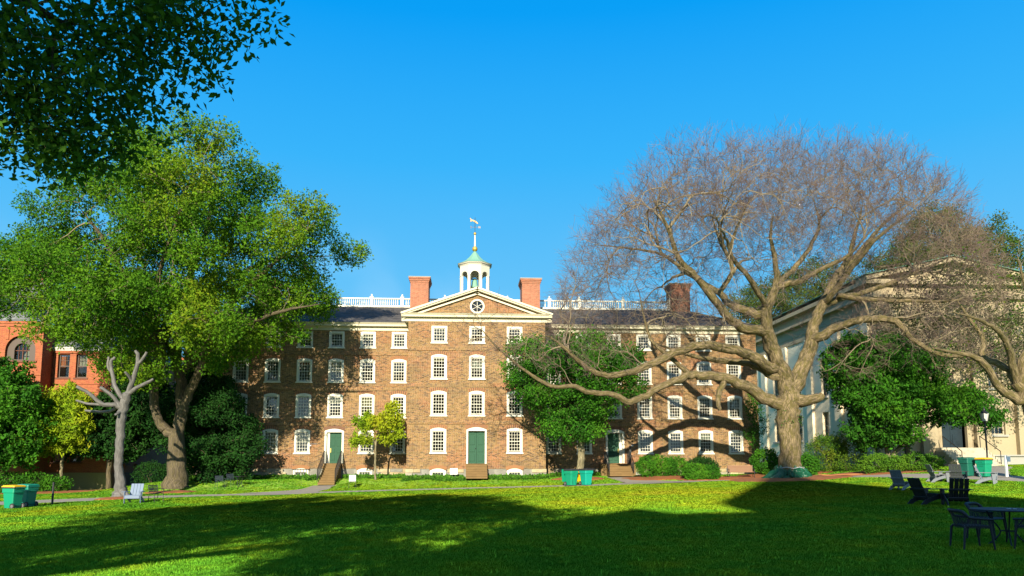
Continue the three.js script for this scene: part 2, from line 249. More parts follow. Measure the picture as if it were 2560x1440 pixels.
{
  const xs = [-1400, -600, -300, -160, -100, ...range(-70, 55, .5), 80, 140, 300, 600, 1400], zs = [-1400, -600, -300, -160, -110, ...range(-90, -5, .5), ...range(-4, 40, 2), 60, 100, 200, 500, 1400];
  structure('lawn', gridGeometry(xs, zs, (x, z) => T(x, z) - (pathNear(x, z) < -.15 ? .035 : 0)), M.lawn);
  let lift = 0;
  for (const k in PATHS) {
    const L = PATHS[k], P = [], U = [], I = []; lift += .004;
    L.forEach((p, i) => {
      const a = L[Math.max(0, i - 1)], b = L[Math.min(L.length - 1, i + 1)], dx = b[0] - a[0], dz = b[1] - a[1], l = Math.hypot(dx, dz), nx = -dz / l, nz = dx / l;
      for (let q = 0; q <= 6; q++) { const s = (q / 6 - .5) * (p[2] + .12 * (vn(i * .7, q > 3 ? 9 : 2, 0, 5) - .5)), x = p[0] + nx * s, z = p[1] + nz * s; P.push(x, T(x, z) + lift, z); U.push(x, z); }
      if (i) for (let q = 0; q < 6; q++) { const c = (i - 1) * 7 + q, d = c + 7; I.push(c, c + 1, d, d, c + 1, d + 1); }
    });
    const g = new THREE.BufferGeometry(); g.setAttribute('position', new THREE.Float32BufferAttribute(P, 3)); g.setAttribute('uv', new THREE.Float32BufferAttribute(U, 2)); g.setIndex(I); g.computeVertexNormals();
    if (g.attributes.normal.getY(0) < 0) { I.reverse(); g.setIndex(I); g.computeVertexNormals(); }
    structure(k === 'walk' ? 'walk' : 'side_walk', g, M.asphalt);
  }
  for (const b of BEDS) {
    const P = [], U = [], I = [], R = 14, A = 48;
    for (let i = 0; i <= R; i++) for (let k = 0; k < A; k++) {
      const a = k / A * Math.PI * 2, s = i / R, x = b.c[0] + Math.cos(a) * b.r[0] * bedR(b, a) * s, z = b.c[1] + Math.sin(a) * b.r[1] * bedR(b, a) * s;
      P.push(x, T(x, z) + (s > .99 ? -.02 : .035 + .11 * (1 - s * s) + .035 * (vn(x * 3, z * 3, 0, 4) - .5)), z); U.push(x, z);
      if (i) { const c = (i - 1) * A + k, d = (i - 1) * A + (k + 1) % A; I.push(c, d, c + A, d, d + A, c + A); }
    }
    const g = new THREE.BufferGeometry(); g.setAttribute('position', new THREE.Float32BufferAttribute(P, 3)); g.setAttribute('uv', new THREE.Float32BufferAttribute(U, 2)); g.setIndex(I); g.computeVertexNormals();
    structure('mulch_bed', g, M.mulch);
  }
}

// ---------- the long brick hall ----------
const GLASS_W = .77;
function makeWindowKit(h, rows, arched) {     // outline 1.15 wide, y from 0 (sill foot) to h
  const rise = arched ? .13 : 0, gb = .20, gt = h - (arched ? .27 : .2), kit = {};
  const f = archShape(-.575, .575, .06, h, rise); f.holes.push(poly([[-GLASS_W / 2 - .03, gb - .06], [GLASS_W / 2 + .03, gb - .06], [GLASS_W / 2 + .03, gt + .03], [-GLASS_W / 2 - .03, gt + .03]]));
  kit.frame = slab(f, .2, .012); kit.frame.translate(0, 0, .03);
  kit.sill = merge([box(1.27, .075, .24, 0, .035, -.02), box(1.2, .03, .2, 0, .085, -.03)]);
  const s = [], mid = (gb + gt) / 2, gh = gt - gb;
  for (let k = 0; k < 2; k++) {
    const z = k ? -.075 : -.115, y0 = k ? mid - .012 : gb, y1 = k ? gt : mid + .012;   // upper sash in front
    s.push(box(GLASS_W + .06, .045, .035, 0, y0 + .012, z), box(GLASS_W + .06, .04, .035, 0, y1 - .01, z), box(.04, y1 - y0, .034, -GLASS_W / 2 - .008, (y0 + y1) / 2, z), box(.04, y1 - y0, .034, GLASS_W / 2 + .008, (y0 + y1) / 2, z));
    for (let c = 1; c < 4; c++) s.push(box(.024, y1 - y0 - .04, .03, (c / 4 - .5) * GLASS_W, (y0 + y1) / 2, z));
    for (let r = 1; r < rows / 2; r++) s.push(box(GLASS_W, .024, .028, 0, y0 + (y1 - y0) * r / (rows / 2), z));
  }
  kit.sash = merge(s);
  kit.glass = [box(GLASS_W + .02, gh / 2 + .01, .004, 0, gb + gh / 4, -.117), box(GLASS_W + .02, gh / 2 + .01, .004, 0, gt - gh / 4, -.077)];
  kit.gb = gb; kit.gt = gt; kit.gh = gh;
  if (arched) {   // bricks on end over the frame
    const g = [];
    for (let k = 0; k < 17; k++) { const t = (k - 8) / 8.2, w = .068; g.push(box(w, .24, .05, t * .62, h + .12 - rise * t * t * .95, -.006, 0, 0, -t * .26)); }
    kit.arch = g;
  }
  return kit;
}
const TALL = makeWindowKit(1.87, 6, true), SHORT = makeWindowKit(1.31, 4, false);
const archTones = [[.29, .14, .06], [.22, .1, .05], [.15, .075, .045]].map((c) => mat(...c, { roughness: .9 }));
TALL.archA = merge(TALL.arch.filter((_, i) => i % 2 === 0)); TALL.archB = merge(TALL.arch.filter((_, i) => i % 2));
function doorFrame(w, y0, y1, rise, iw, iy) { const S = new THREE.Shape(); S.moveTo(iw, y0); S.lineTo(w, y0); S.lineTo(w, y1 - rise); for (let k = 1; k < 10; k++) { const t = k / 10 * 2 - 1; S.lineTo(-t * w, y1 - rise * t * t); } S.lineTo(-w, y1 - rise); S.lineTo(-w, y0); S.lineTo(-iw, y0); S.lineTo(-iw, iy); S.lineTo(iw, iy); S.closePath(); return S; }
const rw = RNG(77);
function putWindow(parent, kit, x, y, z) {
  const w = part('window', parent, x, y, z);
  mesh('frame', kit.frame, M.white, w); mesh('sill', kit.sill, M.white, w); mesh('sash', kit.sash, M.white, w);
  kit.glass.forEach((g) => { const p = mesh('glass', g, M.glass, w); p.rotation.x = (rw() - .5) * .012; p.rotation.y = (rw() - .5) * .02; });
  if (kit.archA) { mesh('brick_arch', kit.archA, archTones[0], w); mesh('brick_arch', kit.archB, archTones[rw() < .5 ? 1 : 2], w); }
  const k = rw();
  if (k < .38) { const d = kit.gh * (k < .08 ? .6 : k < .14 ? .98 : k < .3 ? .17 : .34), m = [M.wood, M.blind, M.curtain, M.blind][Math.floor(rw() * 4)]; mesh('blind', box(GLASS_W + .1, d, .02, 0, kit.gt - d / 2 + .03, -.24), m, w); }
  if (rw() < .32) for (const s of [-1, 1]) mesh('curtain', box(.03 + .05 * rw(), kit.gh + .04, .03, s * (GLASS_W / 2 - .1 - .06 * rw()), kit.gb + kit.gh / 2, -.3), M.curtain, w);
  return w;
}
const HX = .68, HZ = -55;
const hall = thing('brick_hall', 'long four-storey brown brick hall with central pediment, white sash windows and cupola', 'building', [HX, 0, HZ]);
const ROWS = [2.34, 5.02, 7.68, 10.33], COLS = [0, 1, 2, 3, 4, 5, 6].map((k) => 5.9 + 2.36 * k), DOORCOL = 10.62, TOPY = 11.75, BASE = 1.27;
const windowHole = (x, r) => r < 3 ? archHole(x - .57, x + .57, ROWS[r] + .02, ROWS[r] + 1.865, .13) : archHole(x - .57, x + .57, ROWS[r] + .02, ROWS[r] + 1.3, 0);
{
  // walls
  const wall = (x0, x1, y1, holes, z, ox) => { const s = poly([[x0, BASE], [x1, BASE], [x1, y1], [x0, y1]]); s.holes.push(...holes); const g = slab(s, .42); g.translate(0, 0, z); return metreUV(g, ox); };
  for (const s of [-1, 1]) {
    const holes = [];
    for (const c of COLS) for (let r = 0; r < 4; r++) { if (r === 0 && Math.abs(c - DOORCOL) < .1) holes.push(archHole(s * DOORCOL - .71, s * DOORCOL + .71, BASE + .38, 4.22, .16)); else holes.push(windowHole(s * c, r)); }
    mesh('wing_wall', wall(s > 0 ? 4.6 : -21.9, s > 0 ? 21.9 : -4.6, TOPY, holes, -2.8, s * 5), M.brick, hall);
    mesh('end_wall', span(s > 0 ? 21.48 : -21.9, s > 0 ? 21.9 : -21.48, BASE, TOPY, -16.8, -3.22), M.brick, hall);
    mesh('return_wall', span(s > 0 ? 4.58 : -5, s > 0 ? 5 : -4.58, BASE, 12, -2.8, -.42), M.brick, hall);
    for (const c of COLS) for (let r = 0; r < 4; r++) if (r || Math.abs(c - DOORCOL) > .1) putWindow(hall, r < 3 ? TALL : SHORT, s * c, ROWS[r], -2.8);
  }
  const ph = []; for (const x of [-2.75, 0, 2.75]) for (let r = 0; r < 4; r++) { if (!x && !r) ph.push(archHole(-.72, .72, BASE + .36, 4.24, .18)); else { ph.push(windowHole(x, r)); putWindow(hall, r < 3 ? TALL : SHORT, x, ROWS[r], 0); } }
  mesh('pavilion_wall', wall(-5, 5, 12, ph, 0, 3.7), M.brick, hall);
  mesh('back_wall', span(-21.48, 21.48, BASE, TOPY, -16.8, -16.4), M.brick, hall);
  // floors and the corridor wall inside
  for (const y of [1.3, 4.5, 7.15, 9.8, 12.05]) { mesh('floor', span(-21.4, 21.4, y - .2, y, -16.3, -3.3), y < 2 ? M.floorWood : M.plaster, hall); mesh('floor', span(-4.5, 4.5, y - .2, y, -3.28, -.5), M.plaster, hall); }
  mesh('corridor_wall', span(-21.4, 21.4, 1.3, 11.8, -8.6, -8.4), M.plaster, hall);
  for (const c of [-18.9, -16.5, -14.2, -11.8, -9.4, -7.1, -4.4, 4.4, 7.1, 9.4, 11.8, 14.2, 16.5, 18.9]) mesh('cross_wall', span(c - .08, c + .08, 1.3, 11.8, -8.38, -3.3), M.plaster, hall);
  // belt courses
  for (const y of [4.46, 7.16, 9.82]) {
    for (const s of [-1, 1]) mesh('belt_course', metreUV(merge([span(s > 0 ? 5.001 : -21.93, s > 0 ? 21.93 : -5.001, y, y + .22, -2.81, -2.755), span(s > 0 ? 5.001 : -21.93, s > 0 ? 21.93 : -5.001, y + .2201, y + .29, -2.81, -2.775)]), 2.3 * s, 1.1), M.brick, hall);
    mesh('belt_course', metreUV(merge([span(-5.045, 5.045, y, y + .22, -.9, .045), span(-5.025, 5.025, y + .2201, y + .29, -.9, .025)]), 6.1, .7), M.brick, hall);
  }
  // foundation: a core and the stones that face it
  mesh('foundation', merge([span(-21.95, -5.0, -.8, BASE, -16.8, -2.85), span(5.0, 21.95, -.8, BASE, -16.8, -2.85), span(-5, 5, -.8, BASE, -16.8, -.05)]), stones[2], hall);
  const rs = RNG(5), gaps = [[-17.73, .66], [-13.0, .66], [-8.3, .66], [-2.75, .66], [2.75, .66], [-DOORCOL, .75], [DOORCOL, 1.2], [0, .85]];
  const course = (x0, x1, z) => {
    for (const [y0, y1] of [[.18, .45], [.45, .72], [.72, 1.0], [1.0, 1.262]]) {
      let x = x0 - rs() * .3;
      while (x < x1) {
        const w = .45 + rs() * .75, a = Math.max(x0, x + .012), b = Math.min(x1, x + w - .012); x += w;
        if (b - a < .12 || gaps.some(([c, g]) => b > c - g && a < c + g && Math.abs(z) < 9)) { continue; }
        mesh('foundation_stone', box(b - a, y1 - y0 - .02, .1, (a + b) / 2, (y0 + y1) / 2, z + rs() * .025, 0, 0, 0), stones[Math.floor(rs() * stones.length)], hall);
      }
    }
  };
  course(-21.95, -5.05, -2.83); course(5.05, 21.95, -2.83); course(-5.05, 5.05, -.03);
  // cellar windows
  const cf = archShape(-.57, .57, 0, .8, .16); cf.holes.push(poly([[-.38, .08], [.38, .08], [.38, .5], [-.38, .5]])); const cellarFrame = slab(cf, .16, .01);
  const cellarBars = merge([-.19, 0, .19].map((x) => box(.026, .42, .03, x, .29, -.1)).concat([box(.76, .03, .03, 0, .29, -.1)])), cellarGlass = box(.78, .44, .004, 0, .29, -.115), cellarBack = box(1, .7, .02, 0, .35, -.3);
  for (const [x, z, bars] of [[-17.73, -2.72, 1], [-13.0, -2.72, 1], [-8.3, -2.72, 0], [-2.75, .08, 0], [2.75, .08, 0]]) {
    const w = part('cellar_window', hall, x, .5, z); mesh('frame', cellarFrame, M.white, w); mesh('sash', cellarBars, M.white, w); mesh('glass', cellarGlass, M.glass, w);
    mesh('brick_arch', merge(TALL.arch.map((g) => g.clone().translate(0, -1.07, .0))), archTones[0], w);
    if (bars) mesh('iron_bars', merge([...[-.42, -.21, 0, .21, .42].map((q) => box(.02, .78, .02, q, .36, .06)), box(1.3, .03, .02, 0, .72, .075), box(1.3, .03, .02, 0, .08, .075)]), M.iron, w);
  }
  // cornices
  const prof = (top) => [[-.02, top - .56], [.05, top - .56], [.05, top - .36], [.1, top - .33], [.12, top - .27], [.36, top - .26], [.38, top - .12], [.42, top - .1], [.5, top], [-.02, top]];
  const along = (p, x0, x1, z) => { const g = new THREE.ExtrudeGeometry(poly(p), { depth: x1 - x0, bevelEnabled: false }); g.rotateY(-Math.PI / 2); g.scale(1, 1, 1); g.translate(x1, 0, 0); g.rotateY(0); const q = g.attributes.position; for (let i = 0; i < q.count; i++) { q.setZ(i, q.getZ(i) + z); } g.computeVertexNormals(); return metreUV(g); };
  mesh('cornice', along(prof(12.28), 5.0, 22.4, -2.8), M.trim, hall); mesh('cornice', along(prof(12.28), -22.4, -5.0, -2.8), M.trim, hall);
  for (const s of [-1, 1]) { const g = along(prof(12.28), -16.8, -2.3, 0); g.rotateY(s * Math.PI / 2); if (s < 0) g.rotateY(0); const q = g.attributes.position; const bb = new THREE.Box3().setFromBufferAttribute(q); g.translate(s > 0 ? 22.4 - bb.max.x : -22.4 - bb.min.x, 0, -2.302 - bb.max.z); mesh('cornice', metreUV(g), M.trim, hall); }
  mesh('pediment_cornice', along(prof(12.52), -5.5, 5.5, 0), M.trim, hall);
  for (const s of [-1, 1]) { const g = along(prof(12.518), -3.1, 0, 0); g.rotateY(s * Math.PI / 2); const bb = new THREE.Box3().setFromBufferAttribute(g.attributes.position); g.translate(s > 0 ? 5.498 - bb.max.x : -5.498 - bb.min.x, 0, -.05 - bb.max.z); mesh('pediment_cornice', metreUV(g), M.trim, hall); }
  // pediment
  const ty = poly([[-5, 12.5], [5, 12.5], [0, 14.2]]); const ring = new THREE.Path(); ring.absarc(0, 13.12, .44, 0, Math.PI * 2, true); ty.holes.push(ring);
  const tg = slab(ty, .3, 0, 24); tg.translate(0, 0, -.02); mesh('tympanum', metreUV(tg, 1.3), M.brick, hall);
  const slope = Math.atan2(14.42 - 12.5, 5.5), len = Math.hypot(5.56, 1.96);
  for (const s of [-1, 1]) {
    const bar = (w, d, off, z) => { const g = box(len, w, d, 0, 0, 0); g.rotateZ(-s * slope); g.translate(s * 2.74 + s * Math.sin(slope) * off, 13.44 + Math.cos(slope) * off, z); return g; };
    mesh('raking_cornice', merge([bar(.14, .56, .02, .24), bar(.1, .47, -.1, .195), bar(.12, .2, -.33, .06)]), M.trim, hall);
  }
  const rd = part('round_window', hall, 0, 13.12, 0);
  const rs2 = new THREE.Shape(); rs2.absarc(0, 0, .54, 0, Math.PI * 2); const rh = new THREE.Path(); rh.absarc(0, 0, .41, 0, Math.PI * 2, true); rs2.holes.push(rh); const rg = slab(rs2, .14, .012, 32); rg.translate(0, 0, .05); mesh('frame', rg, M.white, rd);
  mesh('sash', merge([0, 1, 2].map((k) => box(.84, .03, .03, 0, 0, -.06, 0, 0, k * Math.PI / 3 + Math.PI / 6))), M.white, rd);
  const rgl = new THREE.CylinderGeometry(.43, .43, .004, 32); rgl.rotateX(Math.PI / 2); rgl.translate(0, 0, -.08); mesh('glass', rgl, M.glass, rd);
  // roofs
  const quad = (pts) => { const g = new THREE.BufferGeometry(); g.setAttribute('position', new THREE.Float32BufferAttribute(pts.flat(), 3)); g.setIndex([0, 1, 2, 0, 2, 3]); g.computeVertexNormals(); const [a, b, , d] = pts.map((p) => V(...p)), u = b.clone().sub(a).normalize(), uv = []; for (const p of pts) { const q = V(...p).sub(a), k = q.dot(u); uv.push(k, q.clone().addScaledVector(u, -k).length()); } g.setAttribute('uv', new THREE.Float32BufferAttribute(uv, 2)); return g; };
  const E0 = 12.29, D0 = 14.4, ex = 22.38, zf = -2.32, zb = -17.28, dx = 17.75, df = -6.95, db = -12.65;
  mesh('roof', merge([quad([[-ex, E0, zf], [ex, E0, zf], [dx, D0, df], [-dx, D0, df]]), quad([[ex, E0, zf], [ex, E0, zb], [dx, D0, db], [dx, D0, df]]), quad([[ex, E0, zb], [-ex, E0, zb], [-dx, D0, db], [dx, D0, db]]), quad([[-ex, E0, zb], [-ex, E0, zf], [-dx, D0, df], [-dx, D0, db]]), quad([[-dx, D0, df], [dx, D0, df], [dx, D0, db], [-dx, D0, db]]), quad([[-ex, E0 - .02, zb], [ex, E0 - .02, zb], [ex, E0 - .02, zf], [-ex, E0 - .02, zf]])]), M.slate, hall);
  mesh('roof', merge([quad([[-5.56, 12.56, .5], [0, 14.5, .5], [0, 14.5, -9], [-5.56, 12.56, -9]]), quad([[0, 14.5, .5], [5.56, 12.56, .5], [5.56, 12.56, -9], [0, 14.5, -9]])]), M.slate, hall);
  // chimneys
  for (const [x, z, w, d, y1] of [[-4.5, -5, 1.42, 2.2, 16.2], [4.3, -5, 1.42, 2.2, 16.2], [17.1, -7.4, 1.6, 1.6, 16.6], [-17.1, -7.4, 1.6, 1.6, 16.6]]) {
    const c = part('chimney', hall, x, 0, z); mesh('shaft', span(-w / 2, w / 2, 12.3, y1, -d / 2, d / 2), M.chimney, c);
    mesh('cap', metreUV(merge([span(-w / 2 - .04, w / 2 + .04, y1 - .38, y1 - .25, -d / 2 - .04, d / 2 + .04), span(-w / 2 - .09, w / 2 + .09, y1 - .25, y1 - .12, -d / 2 - .09, d / 2 + .09), span(-w / 2 - .14, w / 2 + .14, y1 - .12, y1, -d / 2 - .14, d / 2 + .14)])), M.chimney, c);
    mesh('coping', span(-w / 2 - .16, w / 2 + .16, y1, y1 + .06, -d / 2 - .16, d / 2 + .16), M.greyStone, c);
  }
  // roof balustrade
  const bal = part('balustrade', hall), bg = lathe([[.045, 0], [.05, .04], [.03, .08], [.055, .2], [.05, .28], [.028, .44], [.045, .5], [.045, .54]], 7);
  const posts = [-16.3, -12.3, -8.6, -6.1, -2.6, 2.6, 6.1, 8.6, 12.3, 16.3], y0 = 14.42;
  mesh('rail', merge([box(32.6, .09, .17, 0, y0 + .72, -7.1), box(32.6, .1, .15, 0, y0 + .1, -7.1), box(32.5, .06, .2, 0, y0 + .025, -7.1)]), M.white, bal);
  const ballG = lathe([[.1, 0], [.12, .03], [.05, .07], [.085, .14], [.06, .22], [0, .25]], 10);
  for (const p of posts) { mesh('post', merge([box(.26, .8, .26, p, y0 + .4, -7.1), box(.32, .06, .32, p, y0 + .83, -7.1)]), M.white, bal); mesh('finial', ballG, M.white, bal).position.set(p, y0 + .86, -7.1); }
  for (let x = -16.1; x < 16.1; x += .172) if (!posts.some((p) => Math.abs(p - x) < .2)) mesh('baluster', bg, M.white, bal).position.set(x, y0 + .14, -7.1);
  // cupola
  const cu = part('cupola', hall, -.11, 0, -10);
  const oct = (r, h, y, r2 = r) => { const g = new THREE.CylinderGeometry(r2, r, h, 8); g.rotateY(Math.PI / 8); g.translate(0, y + h / 2, 0); return g; };
  mesh('base', oct(1.42, 1.9, 14.4), M.cream, cu);
  const ap = 1.27, fw = 2 * ap * Math.tan(Math.PI / 8);
  const panel = poly([[-fw / 2, 17.72], [-fw / 2, 18.62], [fw / 2, 18.62], [fw / 2, 17.72]]); { const sh = new THREE.Shape(); sh.moveTo(-fw / 2, 17.72); sh.lineTo(-fw / 2, 18.62); sh.lineTo(fw / 2, 18.62); sh.lineTo(fw / 2, 17.72); sh.lineTo(.36, 17.72); for (let k = 1; k <= 12; k++) { const a = Math.PI * k / 12; sh.lineTo(.36 * Math.cos(a), 17.72 + .33 * Math.sin(a)); } sh.closePath(); const g = slab(sh, .12); for (let k = 0; k < 8; k++) { const q = g.clone(); q.translate(0, 0, ap); q.rotateY(k * Math.PI / 4); mesh('arch_panel', q, M.cream, cu); } }
  for (let k = 0; k < 8; k++) { const a = (k + .5) * Math.PI / 4; mesh('post', merge([box(.22, 1.5, .22, Math.sin(a) * 1.24, 17, Math.cos(a) * 1.24, 0, a), box(.27, .05, .27, Math.sin(a) * 1.24, 17.72, Math.cos(a) * 1.24, 0, a)]), M.cream, cu); }
  mesh('cornice', merge([oct(1.4, .12, 18.6, 1.46), oct(1.52, .1, 18.72, 1.58)]), M.cream, cu);
  const cr = lathe([[1.6, 18.82], [1.5, 18.87], [1.15, 19.02], [.8, 19.24], [.48, 19.55], [.2, 19.92], [.06, 20.1], [0, 20.1]], 8); cr.rotateY(Math.PI / 8); mesh('copper_roof', cr.toNonIndexed(), M.copper, cu); cu.children[cu.children.length - 1].geometry.computeVertexNormals();
  mesh('gold_ball', new THREE.SphereGeometry(.24, 24, 16).translate(0, 20.3, 0), M.gold, cu);
  mesh('spire', lathe([[.085, 20.4], [.055, 21.62]], 12), M.cream, cu); mesh('gold_ball', new THREE.SphereGeometry(.13, 20, 14).translate(0, 21.68, 0), M.gold, cu);
  const wv = part('weathervane', cu, 0, 4.6, 0); wv.scale.setScalar(.79);
  mesh('rod', rod([0, 21.7, 0], [0, 23.45, 0], .028, 8), M.iron, wv);
  mesh('cross_arm', merge([rod([-.42, 22.36, 0], [.42, 22.36, 0], .018), rod([0, 22.36, -.42], [0, 22.36, .42], .018)]), M.vaneGold, wv);
  mesh('letter', merge([box(.035, .26, .03, .42, 22.36, 0), box(.035, .26, .03, .57, 22.36, 0), box(.035, .29, .03, .495, 22.36, 0, 0, 0, .5)]), M.vaneGold, wv);
  mesh('letter', bent([[-.38, 22.45, 0], [-.44, 22.48, 0], [-.5, 22.45, 0], [-.48, 22.39, 0], [-.42, 22.35, 0], [-.38, 22.3, 0], [-.41, 22.24, 0], [-.47, 22.23, 0], [-.52, 22.27, 0]], .02, 5), M.vaneGold, wv);
  const vane = slab(poly([[.36, 22.78], [.3, 22.9], [.1, 23.1], [-.15, 23.2], [-.38, 23.26], [-.5, 23.42], [-.6, 23.4], [-.48, 23.2], [-.55, 23.02], [-.44, 22.98], [-.3, 23.08], [-.1, 22.98], [.1, 22.86], [.24, 22.74]]), .05, .012); mesh('vane', vane, M.vaneGold, wv);
  mesh('bell', lathe([[.0, 17.55], [.14, 17.53], [.22, 17.4], [.26, 17.1], [.34, 16.9], [.4, 16.82]], 16), M.copper, cu); mesh('bell_yoke', merge([box(1.0, .1, .1, 0, 17.6, 0), box(.08, 1.1, .1, -.5, 17.05, 0), box(.08, 1.1, .1, .5, 17.05, 0)]), M.iron, cu);
  // doors
  const panels = (list) => merge(list.map(([x, y, w, h]) => { const g = slab(poly([[x - w / 2, y - h / 2], [x + w / 2, y - h / 2], [x + w / 2, y + h / 2], [x - w / 2, y + h / 2]]), .04, .018); return g; }));
  {
    const d = part('double_door', hall, 0, 0, 0), fr = doorFrame(.73, 1.62, 4.25, .18, .6, 3.98); const g = slab(fr, .3, .01); g.translate(0, 0, .04); mesh('frame', g, M.white, d);
    for (const s of [-1, 1]) { mesh('door_leaf', box(.585, 2.36, .06, s * .3, 2.82, -.3), M.doorGreen, d); const pg = panels([[s * .3, 3.83, .36, .15], [s * .3, 3.3, .36, .64], [s * .3, 2.56, .36, .18], [s * .3, 2.06, .36, .5]]); pg.translate(0, 0, -.245); mesh('door_panel', pg, M.doorGreen, d); }
    mesh('brick_arch', merge(TALL.arch.map((q) => { const c = q.clone(); c.scale(1.27, 1, 1); c.translate(0, 2.38, 0); return c; })), archTones[1], d);
    mesh('handle', new THREE.SphereGeometry(.035, 10, 8).translate(-.06, 2.72, -.235), M.iron, d);
  }
  for (const s of [-1, 1]) {
    const d = part('door', hall, s * DOORCOL, 0, -2.8), fr = doorFrame(.72, 1.66, 4.23, .16, .56, 3.96); const g = slab(fr, .34, .01); g.translate(0, 0, .04); mesh('frame', g, M.white, d);
    mesh('side_panel', box(.2, 2.32, .1, s * .45, 2.82, -.22), M.white, d); mesh('door_leaf', box(.9, 2.32, .06, -s * .1, 2.82, -.26), M.doorGreen, d);
    const X = [-s * .1 - .2, -s * .1 + .2]; const pg = panels(X.flatMap((x) => [[x, 3.66, .27, .22], [x, 3.18, .27, .5], [x, 2.58, .27, .3], [x, 2.08, .27, .42]])); pg.translate(0, 0, -.205); mesh('door_panel', pg, M.doorGreen, d);
    mesh('brass_plate', box(.05, .3, .02, s * .28, 2.62, -.22), M.brass, d); mesh('brick_arch', merge(TALL.arch.map((q) => { const c = q.clone(); c.scale(1.25, 1, 1); c.translate(0, 2.36, 0); return c; })), archTones[2], d);
    mesh('plaque', box(.62, .07, .02, s * 1.55 * (s < 0 ? 1 : 1), 3.1, .012), M.plaque, d); mesh('plaque', box(.15, .06, .02, s < 0 ? -1.76 : 1.33, 2.98, .012), M.signWhite, d);
  }
  // steps
  const flight = (n, x, w, yTop, rise, tread, zWall, m, landing = .35) => { const st = part('steps', hall, x, 0, zWall); for (let k = 0; k < n; k++) { const y = yTop - k * rise, z1 = landing + k * tread; mesh('step', merge([box(w, rise + .02, z1 - .001 * k, 0, y - rise / 2 - .01, z1 / 2), box(w + .03, .035, .06, 0, y - .016, z1 + .008)]), m, st); } return st; };
  const f0 = flight(6, 0, 1.5, 1.62, .165, .27, .055, M.sandstone);
  const f1 = flight(9, -DOORCOL, 1.18, 1.66, .165, .29, -2.74, M.sandstone, .5);
  const f2 = flight(5, DOORCOL, 1.75, 1.62, .175, .3, -2.74, M.sandstone, 1.1);
  mesh('side_block', merge([box(.4, 1.3, 1.1, -1.1, .95, .58), box(.4, 1.3, 1.1, 1.1, .95, .58)]), M.sandstone, f2);
  const rails = (fl, x, top, z0, z1, y0r, y1r, n) => { const L = [rod([x, top + .9, .1], [x, top + .9, z0], .022), rod([x, top + .9, z0], [x, y1r + .9, z1], .022), rod([x, top + .06, z0], [x, y1r + .1, z1], .016)]; for (let k = 0; k <= n; k++) { const t = k / n, z = lerp(z0, z1, t), y = lerp(y0r, y1r, t); L.push(rod([x, y + .03, z], [x, y + .9, z], k === 0 || k === n ? .026 : .01, 5)); } for (let z = .12; z < z0; z += .13) L.push(rod([x, top, z], [x, top + .9, z], .01, 5)); mesh('handrail', merge(L), M.iron, fl); };
  rails(f1, -.62, 1.66, .5, 2.85, 1.66, .34, 18); rails(f1, .62, 1.66, .5, 2.85, 1.66, .34, 18);
  rails(f2, -.9, 1.62, 1.1, 2.3, 1.62, .9, 9); rails(f2, .9, 1.62, 1.1, 2.3, 1.62, .9, 9);
  mesh('intercom_post', merge([box(.13, 1.35, .1, 1.02, 2.28, .55), box(.16, .2, .12, 1.02, 2.5, .58)]), M.iron, f2);
  for (const s of [-1, 1]) mesh('downpipe', rod([s * 5.12, .6, -2.68], [s * 5.12, 11.7, -2.68], .055, 8), M.chimney, hall);
}

